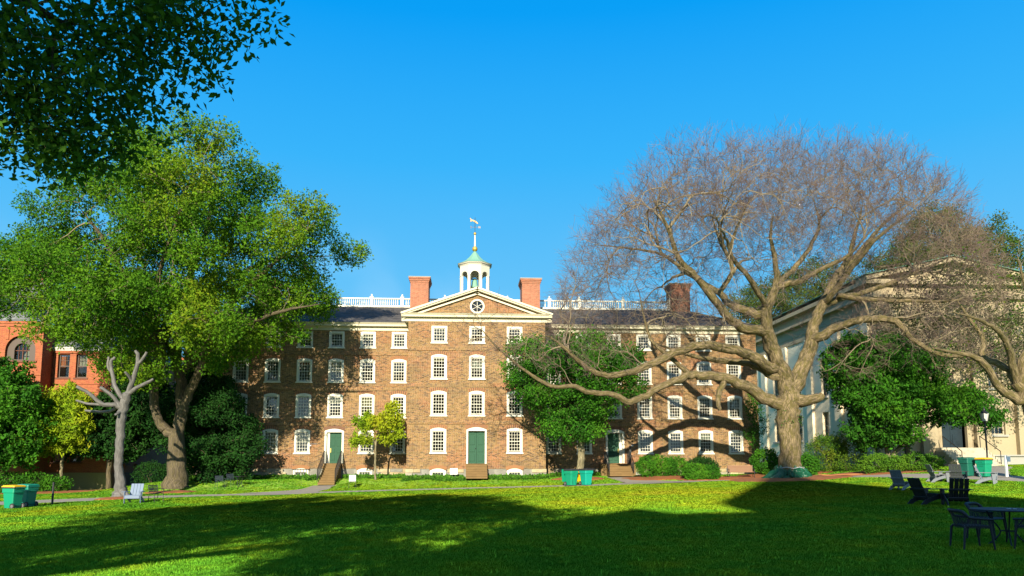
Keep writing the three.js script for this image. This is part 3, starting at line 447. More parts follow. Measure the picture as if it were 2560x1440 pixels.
// ---------- red brick hall at the left ----------
{
  const b = thing('red_hall', 'orange-red brick hall with slate hip roofs, dark-framed windows and an arched window', 'building', [0, 0, 0]);
  const darkWood = mat(.055, .03, .018, { roughness: .5 }), brownstone = mat(.13, .05, .03, { roughness: .85 }), tanBase = mat(.3, .25, .12, { roughness: .95 }), gutter = mat(.5, .48, .44);
  const sashWin = (x0, x1, y0, y1, z, turn = 0, curtain = false) => {
    const w = x1 - x0, h = y1 - y0, o = part('window', b, (x0 + x1) / 2, y0, z); o.rotation.y = turn;
    const s = poly([[-w / 2, 0], [w / 2, 0], [w / 2, h], [-w / 2, h]]); s.holes.push(poly([[-w / 2 + .09, .09], [w / 2 - .09, .09], [w / 2 - .09, h - .09], [-w / 2 + .09, h - .09]])); const f = slab(s, .12); f.translate(0, 0, -.12); mesh('frame', f, darkWood, o);
    mesh('sash', merge([box(w - .18, .07, .05, 0, h / 2, -.17), ...[1, 2].map((k) => box(.025, h / 2 - .1, .03, -w / 2 + .09 + (w - .18) * k / 3, h * .74, -.18)), box(w - .18, .025, .03, 0, h * .74, -.18)]), darkWood, o);
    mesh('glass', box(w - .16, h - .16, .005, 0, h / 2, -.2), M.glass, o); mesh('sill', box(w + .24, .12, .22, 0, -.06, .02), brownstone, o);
    if (curtain) mesh('blind', box(w - .2, h * .5, .02, 0, h * .72, -.3), M.blind, o);
    mesh('room', merge([box(w, h, .02, 0, h / 2, -1.1)]), M.plaster, o);
  };
  const wall = (pts, holes, z, d = .4) => { const s = poly(pts); s.holes.push(...holes); const g = slab(s, d); g.translate(0, 0, z); return metreUV(g); };
  const rect = (x0, x1, y0, y1) => poly([[x0, y0], [x1, y0], [x1, y1], [x0, y1]]);
  const bay = [[-31.5, -30.62], [-30.15, -29.3]];
  mesh('bay_wall', wall([[-31.9, .85], [-27.4, .85], [-27.4, 10.1], [-31.9, 10.1]], [...bay.flatMap(([a, c]) => [rect(a, c, 8.2, 10.05 - .02), rect(a, c, 4.9, 6.85), rect(a, c, 1.75, 3.5)])], -60), M.red, b);
  for (const [a, c] of bay) { sashWin(a, c, 8.2, 10.03, -60.08, 0, a > -31); sashWin(a, c, 4.9, 6.85, -60.08, 0, a > -31); sashWin(a, c, 1.75, 3.5, -60.08); }
  mesh('string_course', merge([span(-31.95, -27.34, 7.1, 7.3, -60.02, -59.93), span(-31.95, -27.34, 7.7, 7.8, -60.02, -59.94), span(-31.95, -27.34, 10.1, 10.28, -60.3, -59.9)]), M.red, b);
  mesh('cornice', merge([span(-31.95, -27.3, 10.28, 10.42, -60.4, -59.86), span(-31.95, -27.26, 10.42, 10.55, -60.4, -59.8)]), gutter, b);
  mesh('stone_base', merge([span(-31.9, -27.36, -.8, .85, -60.5, -59.95), span(-31.9, -27.33, .85, .95, -60.5, -59.92)]), tanBase, b);
  // side wall in the shade
  mesh('side_wall', span(-27.8, -27.4, .3, 10.3, -76, -60.4), M.red, b); mesh('side_base', span(-27.8, -27.3, -.8, .9, -76, -60.45), brownstone, b); mesh('side_cornice', span(-27.8, -27.2, 10.3, 10.55, -76, -60.4), M.red, b);
  for (const z of [-63.2, -65.4, -69, -71.2]) { sashWin(-.4, .4, 1.6, 3.9, 0); const o = b.children[b.children.length - 1]; o.position.set(-27.32, 1.6, z); o.rotation.y = Math.PI / 2; }
  mesh('side_gable', metreUV(wall([[64.4, 10.3], [68.8, 10.3], [68.8, 11.6], [66.6, 14.6], [64.4, 11.6]], [], 0, .3).rotateY(Math.PI / 2).translate(-27.1, 0, 0)), M.red, b);
  mesh('gable_coping', merge([box(.5, .14, 3.9, -27.3, 13.1, -65.5, .93), box(.5, .14, 3.9, -27.3, 13.1, -67.7, -.93)]), M.red, b);
  // left block with the arched window
  const ah = new THREE.Path(); ah.moveTo(-34.6, 9.3); ah.lineTo(-32.4, 9.3); ah.lineTo(-32.4, 10.1); ah.absarc(-33.5, 10.1, 1.1, 0, Math.PI, false); ah.closePath();
  mesh('front_wall', wall([[-47, .85], [-31.9, .85], [-31.9, 11.9], [-47, 11.9]], [ah, rect(-38.4, -37.2, 8.9, 10.9), rect(-38.4, -37.2, 5.2, 7.2)], -58.5), M.red, b);
  mesh('block_side', span(-32.3, -31.9, .85, 11.9, -60.3, -58.9), M.red, b);
  mesh('stone_base', span(-47, -31.86, -.8, .85, -59, -58.45), tanBase, b);
  mesh('string_course', merge([span(-47, -31.84, 11.9, 12.1, -58.9, -58.42), span(-47, -31.8, 12.1, 12.3, -58.9, -58.36), span(-47, -31.87, 8.2, 8.36, -58.55, -58.44)]), M.red, b);
  for (let x = -44; x < -32; x += 1.9) mesh('pilaster', span(x - .12, x + .12, 10.9, 11.9, -58.52, -58.44), M.red, b);
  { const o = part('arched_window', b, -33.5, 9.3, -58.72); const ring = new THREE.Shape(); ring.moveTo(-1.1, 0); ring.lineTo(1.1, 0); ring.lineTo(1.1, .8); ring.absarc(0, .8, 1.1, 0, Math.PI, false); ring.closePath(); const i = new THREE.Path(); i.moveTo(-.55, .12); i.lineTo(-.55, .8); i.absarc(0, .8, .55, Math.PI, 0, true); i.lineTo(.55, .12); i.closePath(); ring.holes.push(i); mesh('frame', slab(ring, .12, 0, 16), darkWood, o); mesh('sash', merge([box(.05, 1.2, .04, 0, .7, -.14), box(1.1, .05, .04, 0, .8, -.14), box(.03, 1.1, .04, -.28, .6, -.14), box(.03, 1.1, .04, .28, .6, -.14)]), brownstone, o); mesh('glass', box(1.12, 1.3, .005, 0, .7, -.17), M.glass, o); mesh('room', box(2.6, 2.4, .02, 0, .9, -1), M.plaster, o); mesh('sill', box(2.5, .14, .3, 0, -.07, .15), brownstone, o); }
  sashWin(-38.4, -37.2, 8.9, 10.88, -58.58); sashWin(-38.4, -37.2, 5.2, 7.18, -58.58);
  const face = (...p) => { const g = new THREE.BufferGeometry(), t = p.length === 3 ? [0, 1, 2] : [0, 1, 2, 0, 2, 3]; g.setAttribute('position', new THREE.Float32BufferAttribute(p.flat(), 3)); g.setIndex(t); g.computeVertexNormals(); g.setAttribute('uv', new THREE.Float32BufferAttribute(p.flatMap((q) => [q[0] + q[2], q[1] * 1.25]), 2)); return g; };
  mesh('bay_roof', merge([face([-31.95, 10.55, -59.8], [-27.24, 10.55, -59.8], [-28.6, 13.6, -62.6], [-31.95, 13.6, -62.6]), face([-27.24, 10.55, -59.8], [-27.2, 10.55, -76], [-30.4, 14.8, -76], [-28.6, 13.6, -62.6]), face([-31.95, 13.6, -62.6], [-28.6, 13.6, -62.6], [-30.4, 14.8, -66], [-31.95, 14.8, -66])]), M.slateGrey, b);
  mesh('block_roof', merge([face([-47.2, 12.3, -58.3], [-31.76, 12.3, -58.3], [-34.2, 16.2, -62.5], [-47.2, 16.2, -62.5]), face([-31.76, 12.3, -58.3], [-31.76, 12.3, -72], [-34.2, 16.2, -72], [-34.2, 16.2, -62.5])]), M.slateGrey, b);
  mesh('block_side', span(-32.2, -31.95, 10.5, 12.2, -72, -60.3), M.red, b);
  mesh('chimney', span(-36.8, -35.6, 14, 18, -66, -64.8), M.red, b);
  mesh('downspout', merge([rod([-27.25, .4, -59.82], [-27.25, 9.9, -59.82], .06, 8), rod([-27.25, 9.9, -59.82], [-27.15, 10.4, -59.9], .06, 8), box(.16, .12, .16, -27.25, 9.1, -59.82)]), gutter, b); mesh('downspout', rod([-27.2, .4, -72.3], [-27.2, 10.2, -72.3], .06, 8), gutter, b);
  mesh('back_wall', span(-47, -27.8, -.8, 12, -76.4, -76), M.red, b);
}
// ---------- cream stucco temple-fronted hall at the right ----------
{
  const b = thing('cream_hall', 'cream stucco temple-fronted hall with low pediment, pilasters and tall dark door', 'building', [0, 0, 0]);
  const X0 = 32, X1 = 44.8, Z0 = -58, Z1 = -85, Y0 = 2.2, YE = 13.2, CX = 38.4;
  const winFrame = mat(.36, .31, .22), bar = mat(.52, .47, .36), shade = mat(.2, .19, .17);
  const rect = (x0, x1, y0, y1) => poly([[x0, y0], [x1, y0], [x1, y1], [x0, y1]]);
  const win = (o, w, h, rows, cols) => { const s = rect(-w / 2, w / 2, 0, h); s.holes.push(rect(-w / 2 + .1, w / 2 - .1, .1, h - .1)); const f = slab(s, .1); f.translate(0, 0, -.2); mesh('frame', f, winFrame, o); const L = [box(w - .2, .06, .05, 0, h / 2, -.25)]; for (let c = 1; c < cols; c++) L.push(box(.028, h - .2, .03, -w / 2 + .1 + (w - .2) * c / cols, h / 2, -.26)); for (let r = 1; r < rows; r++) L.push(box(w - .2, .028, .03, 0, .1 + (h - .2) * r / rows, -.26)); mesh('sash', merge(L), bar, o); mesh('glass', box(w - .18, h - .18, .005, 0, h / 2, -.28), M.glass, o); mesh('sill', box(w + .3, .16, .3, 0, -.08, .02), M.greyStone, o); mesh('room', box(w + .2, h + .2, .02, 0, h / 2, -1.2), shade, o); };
  const fw = [[35, 1.5], [41.9, 1.5]], holes = [rect(37.0, 39.8, 2.86, 7.6)]; for (const [x, w] of fw) holes.push(rect(x - w / 2, x + w / 2, 3.9, 5.5), rect(x - w / 2, x + w / 2, 7.6, 10.9));
  const s = rect(X0, X1, Y0, YE); s.holes.push(...holes); const fg = slab(s, .5); fg.translate(0, 0, Z0); mesh('front_wall', metreUV(fg), M.stucco, b);
  for (const [x, w] of fw) { win(part('window', b, x, 3.9, Z0), w, 1.6, 3, 4); win(part('window', b, x, 7.6, Z0), w, 3.3, 6, 4); }
  for (const [x, w] of [[32.7, 1.3], [36.2, 1.2], [40.6, 1.2], [44.1, 1.3]]) mesh('pilaster', merge([span(x - w / 2, x + w / 2, Y0, YE - .5, Z0 - .05, Z0 + .42), span(x - w / 2 - .1, x + w / 2 + .1, YE - .5, YE - .002, Z0 - .05, Z0 + .52)]), M.stucco, b);
  mesh('entablature', merge([span(X0 - .1, X1 + .1, YE, YE + 1.5, Z0 - 27, Z0 + .5), span(X0 - .14, X1 + .14, YE + .62, YE + .74, Z0 - 27.02, Z0 + .54)]), M.stucco, b);
  mesh('cornice', merge([span(X0 - .75, X1 + .75, YE + 2.55, YE + 2.9, Z0 - 27.2, Z0 + 1.15), span(X0 - .6, X1 + .6, YE + 1.5, YE + 1.72, Z0 - 27.1, Z0 + .95), span(X0 - .15, X1 + .15, YE + 1.72, YE + 2.55, Z0 - 27.05, Z0 + .6)]), M.stucco, b);
  const ph = 1.6, ty = poly([[X0 - .2, YE + 2.9], [X1 + .2, YE + 2.9], [CX, YE + 2.9 + ph - .2]]); const tg = slab(ty, .3); tg.translate(0, 0, Z0 + .5); mesh('tympanum', metreUV(tg), M.stucco, b);
  const L = Math.hypot(7.2, ph), a = Math.atan2(ph, 7.2); for (const q of [-1, 1]) { const g = box(L, .32, 1.7, 0, 0, 0, 0, 0, -q * a); g.translate(CX + q * 3.58, YE + 2.9 + ph / 2 + .06, Z0 + .45); mesh('raking_cornice', g, M.stucco, b); const r = box(L + .1, .07, 29, 0, 0, 0, 0, 0, -q * a); r.translate(CX + q * 3.6, YE + 3.16 + ph / 2 + .06, Z0 - 13); mesh('copper_roof', r, mat(.07, .2, .14, { roughness: .6 }), b); }
  // long side wall
  const sw = rect(0, 27, Y0, YE), sh = [], wins = [2.6, 8, 13.4, 18.8, 24.2]; for (const u of wins) sh.push(rect(u - .6, u + .6, 3.8, 6.2), rect(u - .6, u + .6, 7.6, 10.9)); sw.holes.push(...sh);
  const sg = slab(sw, .5); sg.rotateY(-Math.PI / 2); sg.translate(X0, 0, Z1); mesh('side_wall', metreUV(sg, 3), M.litSideStucco, b);
  for (const u of wins) for (const [y, h, r] of [[3.8, 2.4, 4], [7.6, 3.3, 6]]) { const o = part('window', b, X0, y, Z1 + u); o.rotation.y = -Math.PI / 2; win(o, 1.2, h, r, 4); }
  for (const u of [.6, 5.3, 10.7, 16.1, 21.5, 26.4]) mesh('pilaster', span(X0 - .22, X0 + .05, Y0, YE - .01, Z1 + u - .55, Z1 + u + .55), M.litSideStucco, b);
  mesh('stone_base', merge([span(X0 - .3, X1 + .3, -.5, Y0, Z1, Z0 + .3), span(X0 - .36, X1 + .36, Y0, Y0 + .12, Z1, Z0 + .47)]), M.greyStone, b);
  mesh('far_wall', merge([span(X1 - .4, X1, Y0, YE, Z1, Z0 - .5), span(X0, X1, Y0, YE, Z1 - .4, Z1)]), M.stucco, b);
  const d = part('door', b, 38.3, 2.86, Z0); const dk = mat(.012, .022, .03, { roughness: .35 }); mesh('door_leaf', merge([box(.98, 4.6, .08, -.5, 2.3, -.4), box(.98, 4.6, .08, .5, 2.3, -.4)]), dk, d); mesh('door_panel', merge([-.5, .5].flatMap((x) => [.7, 1.9, 3.1, 4.1].map((y) => box(.66, .8, .04, x, y, -.345)))), dk, d);
  mesh('surround', merge([box(.36, 4.9, .3, -1.22, 2.4, .06), box(.36, 4.9, .3, 1.22, 2.4, .06), box(3.1, .5, .4, 0, 5.05, .1)]), M.stucco, d);
  const st = part('steps', b, 38.3, 0, Z0 + .47), stepMat = mat(.42, .37, .27, { roughness: .9 }); for (let k = 0; k < 8; k++) mesh('step', box(3.6, .19, .7 + k * .3, 0, 2.76 - k * .18, (.7 + k * .3) / 2), stepMat, st);
  for (const x of [-1.5, 1.5]) mesh('handrail', merge([rod([x, 2.86, .5], [x, 3.75, .5], .03), rod([x, 3.75, .5], [x, 2.55, 2.7], .03), rod([x, 1.5, 2.7], [x, 2.55, 2.7], .03)]), M.iron, st);
  mesh('plaque', box(.75, .1, .02, 40.4, 5.0, Z0 + .43), M.plaque, b);
}

// ---------- trees: main limbs as x, y, z, radius ----------
const BARE_LIMBS = [[[21.25,0.42,-49.31,0.98],[21.22,1.1,-49.23,0.78],[21.16,2.41,-49.09,0.68],[21.1,3.72,-48.94,0.66],[21.06,5.02,-48.8,0.74],[21.11,6.2,-48.66,0.72]],[[21.11,6.2,-48.66,0.6],[20.73,7.72,-48.51,0.52],[19.96,8.82,-48.13,0.463],[19.48,10.03,-47.71,0.39],[19.24,11.44,-47.37,0.323],[19.84,13.08,-46.94,0.219],[19.68,14.64,-46.57,0.155],[19.28,16.07,-46.23,0.103],[19.38,17.49,-45.86,0.021]],[[21.11,6.2,-48.66,0.58],[22.09,8.0,-48.6,0.481],[22.68,9.43,-48.6,0.426],[22.96,10.75,-48.64,0.355],[23.8,12.29,-48.71,0.306],[24.52,13.85,-48.8,0.244],[25.64,15.36,-48.86,0.171],[26.3,17.15,-48.92,0.125],[27.03,19.39,-49.03,0.021]],[[19.45,10.16,-47.7,0.34],[17.4,10.39,-46.99,0.285],[15.76,11.46,-46.16,0.243],[14.16,13.09,-45.26,0.204],[12.91,14.01,-44.62,0.16],[12.03,15.71,-43.88,0.112],[11.05,17.14,-43.17,0.021]],[[19.11,11.12,-47.41,0.3],[17.42,12.14,-48.7,0.237],[16.87,13.28,-49.71,0.198],[15.56,14.68,-51.04,0.153],[13.64,16.43,-51.97,0.104],[11.4,16.98,-52.54,0.068],[8.97,17.4,-53.14,0.021]],[[16.68,12.89,-49.17,0.2],[18.06,14.83,-49.87,0.153],[17.44,17.23,-50.64,0.104],[17.07,19.72,-51.39,0.021]],[[19.84,12.95,-46.96,0.22],[21.26,13.31,-46.23,0.185],[22.09,13.77,-45.52,0.145],[23.4,14.41,-44.56,0.109],[24.63,15.9,-43.72,0.021]],[[19.84,13.08,-46.94,0.22],[21.45,14.45,-47.7,0.185],[22.97,16.26,-48.41,0.136],[23.94,17.87,-49.18,0.093],[23.99,20.06,-49.93,0.021]],[[19.36,11.75,-47.32,0.2],[17.63,13.12,-45.66,0.167],[15.99,14.48,-44.39,0.119],[16.05,15.65,-43.44,0.085],[16.63,17.3,-42.62,0.021]],[[24.52,13.85,-48.8,0.22],[27.2,16.42,-49.66,0.162],[29.62,18.76,-50.76,0.112],[32.84,20.93,-51.83,0.021]],[[23.8,12.29,-48.71,0.24],[24.4,13.82,-46.59,0.18],[25.07,15.36,-44.36,0.12],[26.35,16.55,-42.63,0.021]],[[22.94,9.81,-48.54,0.34],[23.77,10.37,-47.22,0.287],[24.9,10.71,-45.91,0.247],[26.3,10.46,-44.84,0.2],[26.92,9.41,-44.32,0.166],[28.1,8.41,-43.96,0.126],[29.72,8.06,-43.5,0.089],[31.08,8.29,-42.99,0.021]],[[23.8,12.22,-48.72,0.25],[25.65,12.87,-49.14,0.204],[28.02,13.64,-49.42,0.162],[30.7,14.69,-49.65,0.109],[33.69,16.02,-49.82,0.021]],[[24.62,12.89,-48.7,0.2],[25.83,12.38,-47.48,0.167],[27.81,12.0,-46.19,0.119],[30.28,11.79,-45.06,0.078],[32.89,12.26,-44.25,0.021]],[[20.05,7.61,-48.36,0.36],[18.64,8.44,-47.74,0.33],[16.84,8.93,-47.09,0.31],[14.83,9.08,-46.48,0.291],[12.92,8.54,-46.05,0.255],[11.09,7.63,-45.86,0.221],[9.09,7.04,-45.84,0.189],[7.85,7.18,-45.8,0.158],[6.85,7.82,-45.69,0.129],[5.61,8.9,-45.53,0.095],[4.62,9.49,-45.42,0.021]],[[20.22,7.1,-48.51,0.3],[19.09,8.16,-48.96,0.259],[16.91,8.5,-49.65,0.187],[14.5,9.23,-50.72,0.116],[12.45,10.14,-51.34,0.021]],[[20.7,5.54,-48.66,0.42],[19.59,5.77,-48.39,0.393],[18.05,6.57,-47.99,0.357],[16.52,7.16,-47.61,0.322],[14.91,7.25,-47.29,0.279],[14.03,7.25,-47.14,0.255],[13.15,6.85,-47.04,0.232],[11.89,6.32,-46.87,0.219],[10.82,5.68,-46.8,0.215],[9.98,5.49,-46.67,0.202],[9.14,5.87,-46.48,0.181],[7.59,5.99,-46.25,0.161],[6.4,6.36,-46.08,0.142],[5.18,6.34,-45.95,0.123],[3.91,7.0,-45.75,0.098],[2.68,7.89,-45.52,0.074],[1.7,8.7,-45.28,0.057],[0.85,9.62,-45.03,0.021]],[[14.03,7.25,-47.14,0.2],[13.42,7.8,-46.91,0.169],[12.33,8.67,-46.78,0.132],[11.49,9.38,-46.65,0.107],[11.08,10.61,-46.43,0.076],[10.75,12.08,-46.18,0.021]],[[16.57,7.11,-47.61,0.2],[16.12,6.33,-47.53,0.18],[16.02,5.31,-47.55,0.152],[16.1,5.03,-47.58,0.105]],[[21.54,5.67,-48.59,0.46],[22.01,5.67,-47.86,0.36],[22.51,5.9,-47.2,0.288],[22.62,6.04,-47.08,0.21]]];
const ELM_LIMBS = [[[-19.48,-0.41,-52.81,0.92],[-19.48,0.42,-52.72,0.736],[-19.43,1.35,-52.61,0.576],[-19.42,2.69,-52.45,0.512],[-19.5,3.89,-52.32,0.496]],[[-19.61,3.62,-52.36,0.368],[-20.27,4.02,-52.25,0.32],[-20.76,4.94,-52.06,0.288],[-20.89,6.26,-51.81,0.28],[-20.48,7.84,-51.5,0.264],[-20.18,8.88,-51.26,0.24],[-20.72,11.02,-50.51,0.208],[-21.84,13.38,-49.24,0.176],[-22.89,15.63,-47.97,0.128],[-24.14,17.45,-47.3,0.024]],[[-19.4,3.75,-52.33,0.4],[-19.17,5.64,-52.32,0.352],[-19.45,7.35,-52.35,0.336],[-19.72,8.51,-52.45,0.304],[-19.69,11.42,-52.55,0.256],[-19.12,14.85,-52.77,0.208],[-18.18,18.28,-52.75,0.144],[-17.65,22.34,-52.68,0.024]],[[-19.15,4.83,-52.3,0.288],[-18.72,6.16,-52.02,0.272],[-17.93,7.73,-51.58,0.248],[-17.39,9.29,-51.15,0.224],[-15.48,12.07,-50.08,0.176],[-13.17,13.95,-48.88,0.136],[-10.46,15.82,-47.86,0.024]],[[-19.78,8.37,-52.47,0.208],[-21.48,10.78,-53.8,0.192],[-24.38,12.88,-55.87,0.16],[-28.65,14.81,-58.04,0.112],[-32.25,16.27,-59.16,0.024]],[[-20.18,8.75,-51.27,0.192],[-20.34,9.88,-48.48,0.16],[-22.08,10.47,-46.37,0.128],[-24.39,11.21,-45.35,0.024]],[[-17.39,9.29,-51.15,0.176],[-14.63,10.32,-49.16,0.144],[-11.7,11.05,-47.41,0.104],[-9.09,11.41,-46.57,0.024]],[[-19.69,11.42,-52.55,0.192],[-17.94,14.08,-54.28,0.16],[-14.38,16.49,-55.41,0.112],[-10.38,16.92,-55.66,0.024]],[[-20.72,11.02,-50.51,0.16],[-19.14,13.5,-47.46,0.136],[-17.56,15.97,-45.48,0.096],[-16.62,18.13,-44.53,0.024]],[[-19.12,14.85,-52.77,0.144],[-21.39,18.62,-53.97,0.112],[-23.57,21.84,-54.8,0.024]]];
const POLLARD_LIMBS = [[[-19.85,-0.54,-45.29,0.488],[-19.81,0.16,-45.2,0.326],[-19.89,1.19,-45.09,0.244],[-19.85,2.55,-44.93,0.229],[-19.77,3.91,-44.77,0.244],[-19.62,5.05,-44.64,0.266],[-19.44,5.62,-44.56,0.222]],[[-19.68,0.1,-45.1,0.21],[-19.22,-0.12,-44.8,0.154],[-18.95,-0.29,-44.6,0.098]],[[-19.71,4.82,-44.67,0.154],[-20.1,4.99,-44.47,0.14],[-20.63,5.01,-44.2,0.119],[-21.22,5.56,-43.97,0.098],[-21.86,5.96,-43.76,0.091]],[[-19.85,5.01,-44.65,0.119],[-20.28,5.59,-44.31,0.105],[-20.75,5.96,-44.1,0.091]],[[-20.63,4.97,-44.2,0.084],[-21.26,5.01,-44.13,0.07],[-22.0,5.2,-44.05,0.056]],[[-20.12,4.79,-44.8,0.098],[-20.9,4.62,-45.16,0.077],[-22.18,4.74,-45.53,0.063]],[[-19.44,5.51,-44.57,0.168],[-19.12,6.29,-44.36,0.14],[-18.79,7.19,-44.14,0.119],[-18.75,7.87,-44.06,0.105],[-18.91,8.07,-44.05,0.07]],[[-18.77,7.26,-44.13,0.098],[-18.43,7.58,-43.98,0.084],[-18.21,7.97,-43.92,0.07]],[[-19.35,5.62,-44.55,0.14],[-18.69,5.98,-44.17,0.112],[-18.0,6.25,-43.9,0.091],[-17.71,6.4,-43.77,0.07]],[[-19.71,5.29,-44.72,0.14],[-20.22,5.99,-44.87,0.126],[-20.52,6.82,-44.99,0.112],[-20.65,7.52,-45.02,0.098],[-20.42,7.8,-44.97,0.084]],[[-20.52,6.82,-44.99,0.091],[-20.92,7.31,-45.26,0.077],[-20.93,7.86,-45.3,0.07]],[[-19.73,4.7,-44.58,0.105],[-19.77,4.5,-44.3,0.084],[-19.84,4.4,-44.12,0.07]],[[-19.12,6.29,-44.36,0.091],[-19.18,6.6,-44.03,0.084],[-19.31,6.8,-43.81,0.063]]];
const EDGE_LIMBS = [[[30.33,-0.44,-38.79,0.55],[30.22,1.23,-38.61,0.42],[30.06,3.11,-38.4,0.38],[29.78,4.37,-38.28,0.4],[29.24,5.31,-38.2,0.38],[28.82,5.94,-38.15,0.3]],[[29.25,4.89,-38.25,0.26],[28.26,5.29,-38.06,0.23],[27.49,5.9,-37.83,0.2],[26.83,6.7,-37.58,0.17],[25.97,7.19,-37.37,0.13],[24.81,7.36,-37.22,0.08],[23.66,7.54,-37.06,0.03]],[[28.93,5.73,-38.17,0.26],[28.64,6.59,-38.29,0.22],[28.04,6.97,-38.48,0.19],[27.43,7.42,-38.67,0.16],[27.67,8.26,-38.76,0.13],[26.93,9.58,-38.86,0.09],[26.52,10.37,-38.99,0.03]],[[29.03,5.62,-38.18,0.26],[28.94,7.03,-37.62,0.22],[29.41,8.45,-37.23,0.17],[28.83,10.26,-36.85,0.12],[28.16,12.05,-36.49,0.03]],[[28.93,5.83,-38.16,0.2],[27.68,7.57,-37.03,0.17],[26.7,8.25,-36.2,0.12],[25.29,8.73,-35.62,0.08],[23.52,9.01,-35.09,0.03]]];
// branches grow from the given limbs towards points spread through the crown
function growTree(limbs, attr, o) {
  const { step = .4, influence = 3.2, kill = .7, tip = .011, power = 2.35, seed = 1, wander = .5, ine = .35, jit = .5, maxIter = 160 } = o, rnd = RNG(seed * 911 + 7);
  const X = [], Y = [], Z = [], par = [], rm = [], own = [], DX = [], DY = [], DZ = [];
  const add = (x, y, z, p, r, w) => { X.push(x); Y.push(y); Z.push(z); par.push(p); rm.push(r); own.push(w); if (p >= 0) { const dx = x - X[p], dy = y - Y[p], dz = z - Z[p], l = Math.hypot(dx, dy, dz) || 1; DX.push(dx / l); DY.push(dy / l); DZ.push(dz / l); } else { DX.push(0); DY.push(1); DZ.push(0); } return X.length - 1; };
  limbs.forEach((L, li) => {
    const c = new THREE.CatmullRomCurve3(L.map((p) => V(p[0], p[1], p[2])), false, 'centripetal'), n = Math.max(3, Math.ceil(c.getLength() / step)); let prev = -1;
    if (li) { let bd = 1e9; for (let i = 0; i < X.length; i++) { const d = Math.hypot(X[i] - L[0][0], Y[i] - L[0][1], Z[i] - L[0][2]); if (d < bd) { bd = d; prev = i; } } }
    for (let i = li ? 1 : 0; i <= n; i++) {
      const t = i / n, p = c.getPoint(t), f = t * (L.length - 1), k = Math.min(L.length - 2, Math.floor(f)), r = lerp(L[k][3], L[k + 1][3], f - k), w = wander * Math.min(.35, r) * (i < n ? 1 : 0);
      prev = add(p.x + (rnd() - .5) * w, p.y + (rnd() - .5) * w, p.z + (rnd() - .5) * w, prev, r, li);
    }
  });
  const n0 = X.length, cell = influence, grid = new Map(), key = (x, y, z) => Math.floor(x / cell) * 73856093 ^ Math.floor(y / cell) * 19349663 ^ Math.floor(z / cell) * 83492791;
  attr.forEach((a, i) => { const k = key(a[0], a[1], a[2]); let g = grid.get(k); if (!g) grid.set(k, g = []); g.push(i); });
  const near = new Int32Array(attr.length).fill(-1), dist = new Float32Array(attr.length).fill(1e9), alive = new Uint8Array(attr.length).fill(1);
  const touch = (i) => { const seen = new Set(); for (let a = -1; a <= 1; a++) for (let b = -1; b <= 1; b++) for (let c = -1; c <= 1; c++) { const k = key(X[i] + a * cell, Y[i] + b * cell, Z[i] + c * cell); if (seen.has(k)) continue; seen.add(k); const g = grid.get(k); if (!g) continue; for (const j of g) { if (!alive[j]) continue; const A = attr[j], d = Math.hypot(A[0] - X[i], A[1] - Y[i], A[2] - Z[i]); if (d < kill) { alive[j] = 0; near[j] = -1; } else if (d < influence && d < dist[j]) { dist[j] = d; near[j] = i; } } } };
  const skip = o.bareBelow ?? 0;
  if (o.fan) {   // long smooth boughs reach from the limbs out to each target in turn, coarse first, fine last
    const P0 = V(0, 0, 0), D0 = V(0, 0, 0), tg = V(0, 0, 0), B1 = V(0, 0, 0), B2 = V(0, 0, 0), q = V(0, 0, 0), ctr = o.centre;
    for (const a of attr) {
      let best = -1, bc = 1e9;
      for (let i = 0; i < X.length; i++) {
        if (own[i] === 0 && Y[i] < skip) continue;
        const dx = a[0] - X[i], dy = a[1] - Y[i], dz = a[2] - Z[i], d = Math.hypot(dx, dy, dz); if (d < .3 || d > bc) continue;
        const c = d * (1 + 1.15 * (1 - (dx * DX[i] + dy * DY[i] + dz * DZ[i]) / d)); if (c < bc) { bc = c; best = i; }
      }
      if (best < 0) continue;
      P0.set(X[best], Y[best], Z[best]); D0.set(DX[best], DY[best], DZ[best]); tg.set(a[0], a[1], a[2]); const L = P0.distanceTo(tg); if (L > 9) continue;
      q.set(a[0] - ctr[0], Math.max(1, a[1] - ctr[1]) * .9 + 2, a[2] - ctr[2]).normalize(); B1.copy(P0).addScaledVector(D0, L * .34); B2.copy(tg).addScaledVector(q, -L * .34);
      const n = Math.max(2, Math.round(L / step)); let prev = best; const w = Math.min(.14, L * .03);
      for (let k = 1; k <= n; k++) { const s = k / n, m = 1 - s, c0 = m * m * m, c1 = 3 * m * m * s, c2 = 3 * m * s * s, c3 = s * s * s; prev = add(c0 * P0.x + c1 * B1.x + c2 * B2.x + c3 * tg.x + (rnd() - .5) * w, c0 * P0.y + c1 * B1.y + c2 * B2.y + c3 * tg.y + (rnd() - .5) * w, c0 * P0.z + c1 * B1.z + c2 * B2.z + c3 * tg.z + (rnd() - .5) * w, prev, 0, -1); }
    }
    attr = []; grid.clear();
  }
  for (let i = 0; i < n0; i++) if (own[i] > 0 || !o.trunkBare || Y[i] > skip) touch(i);
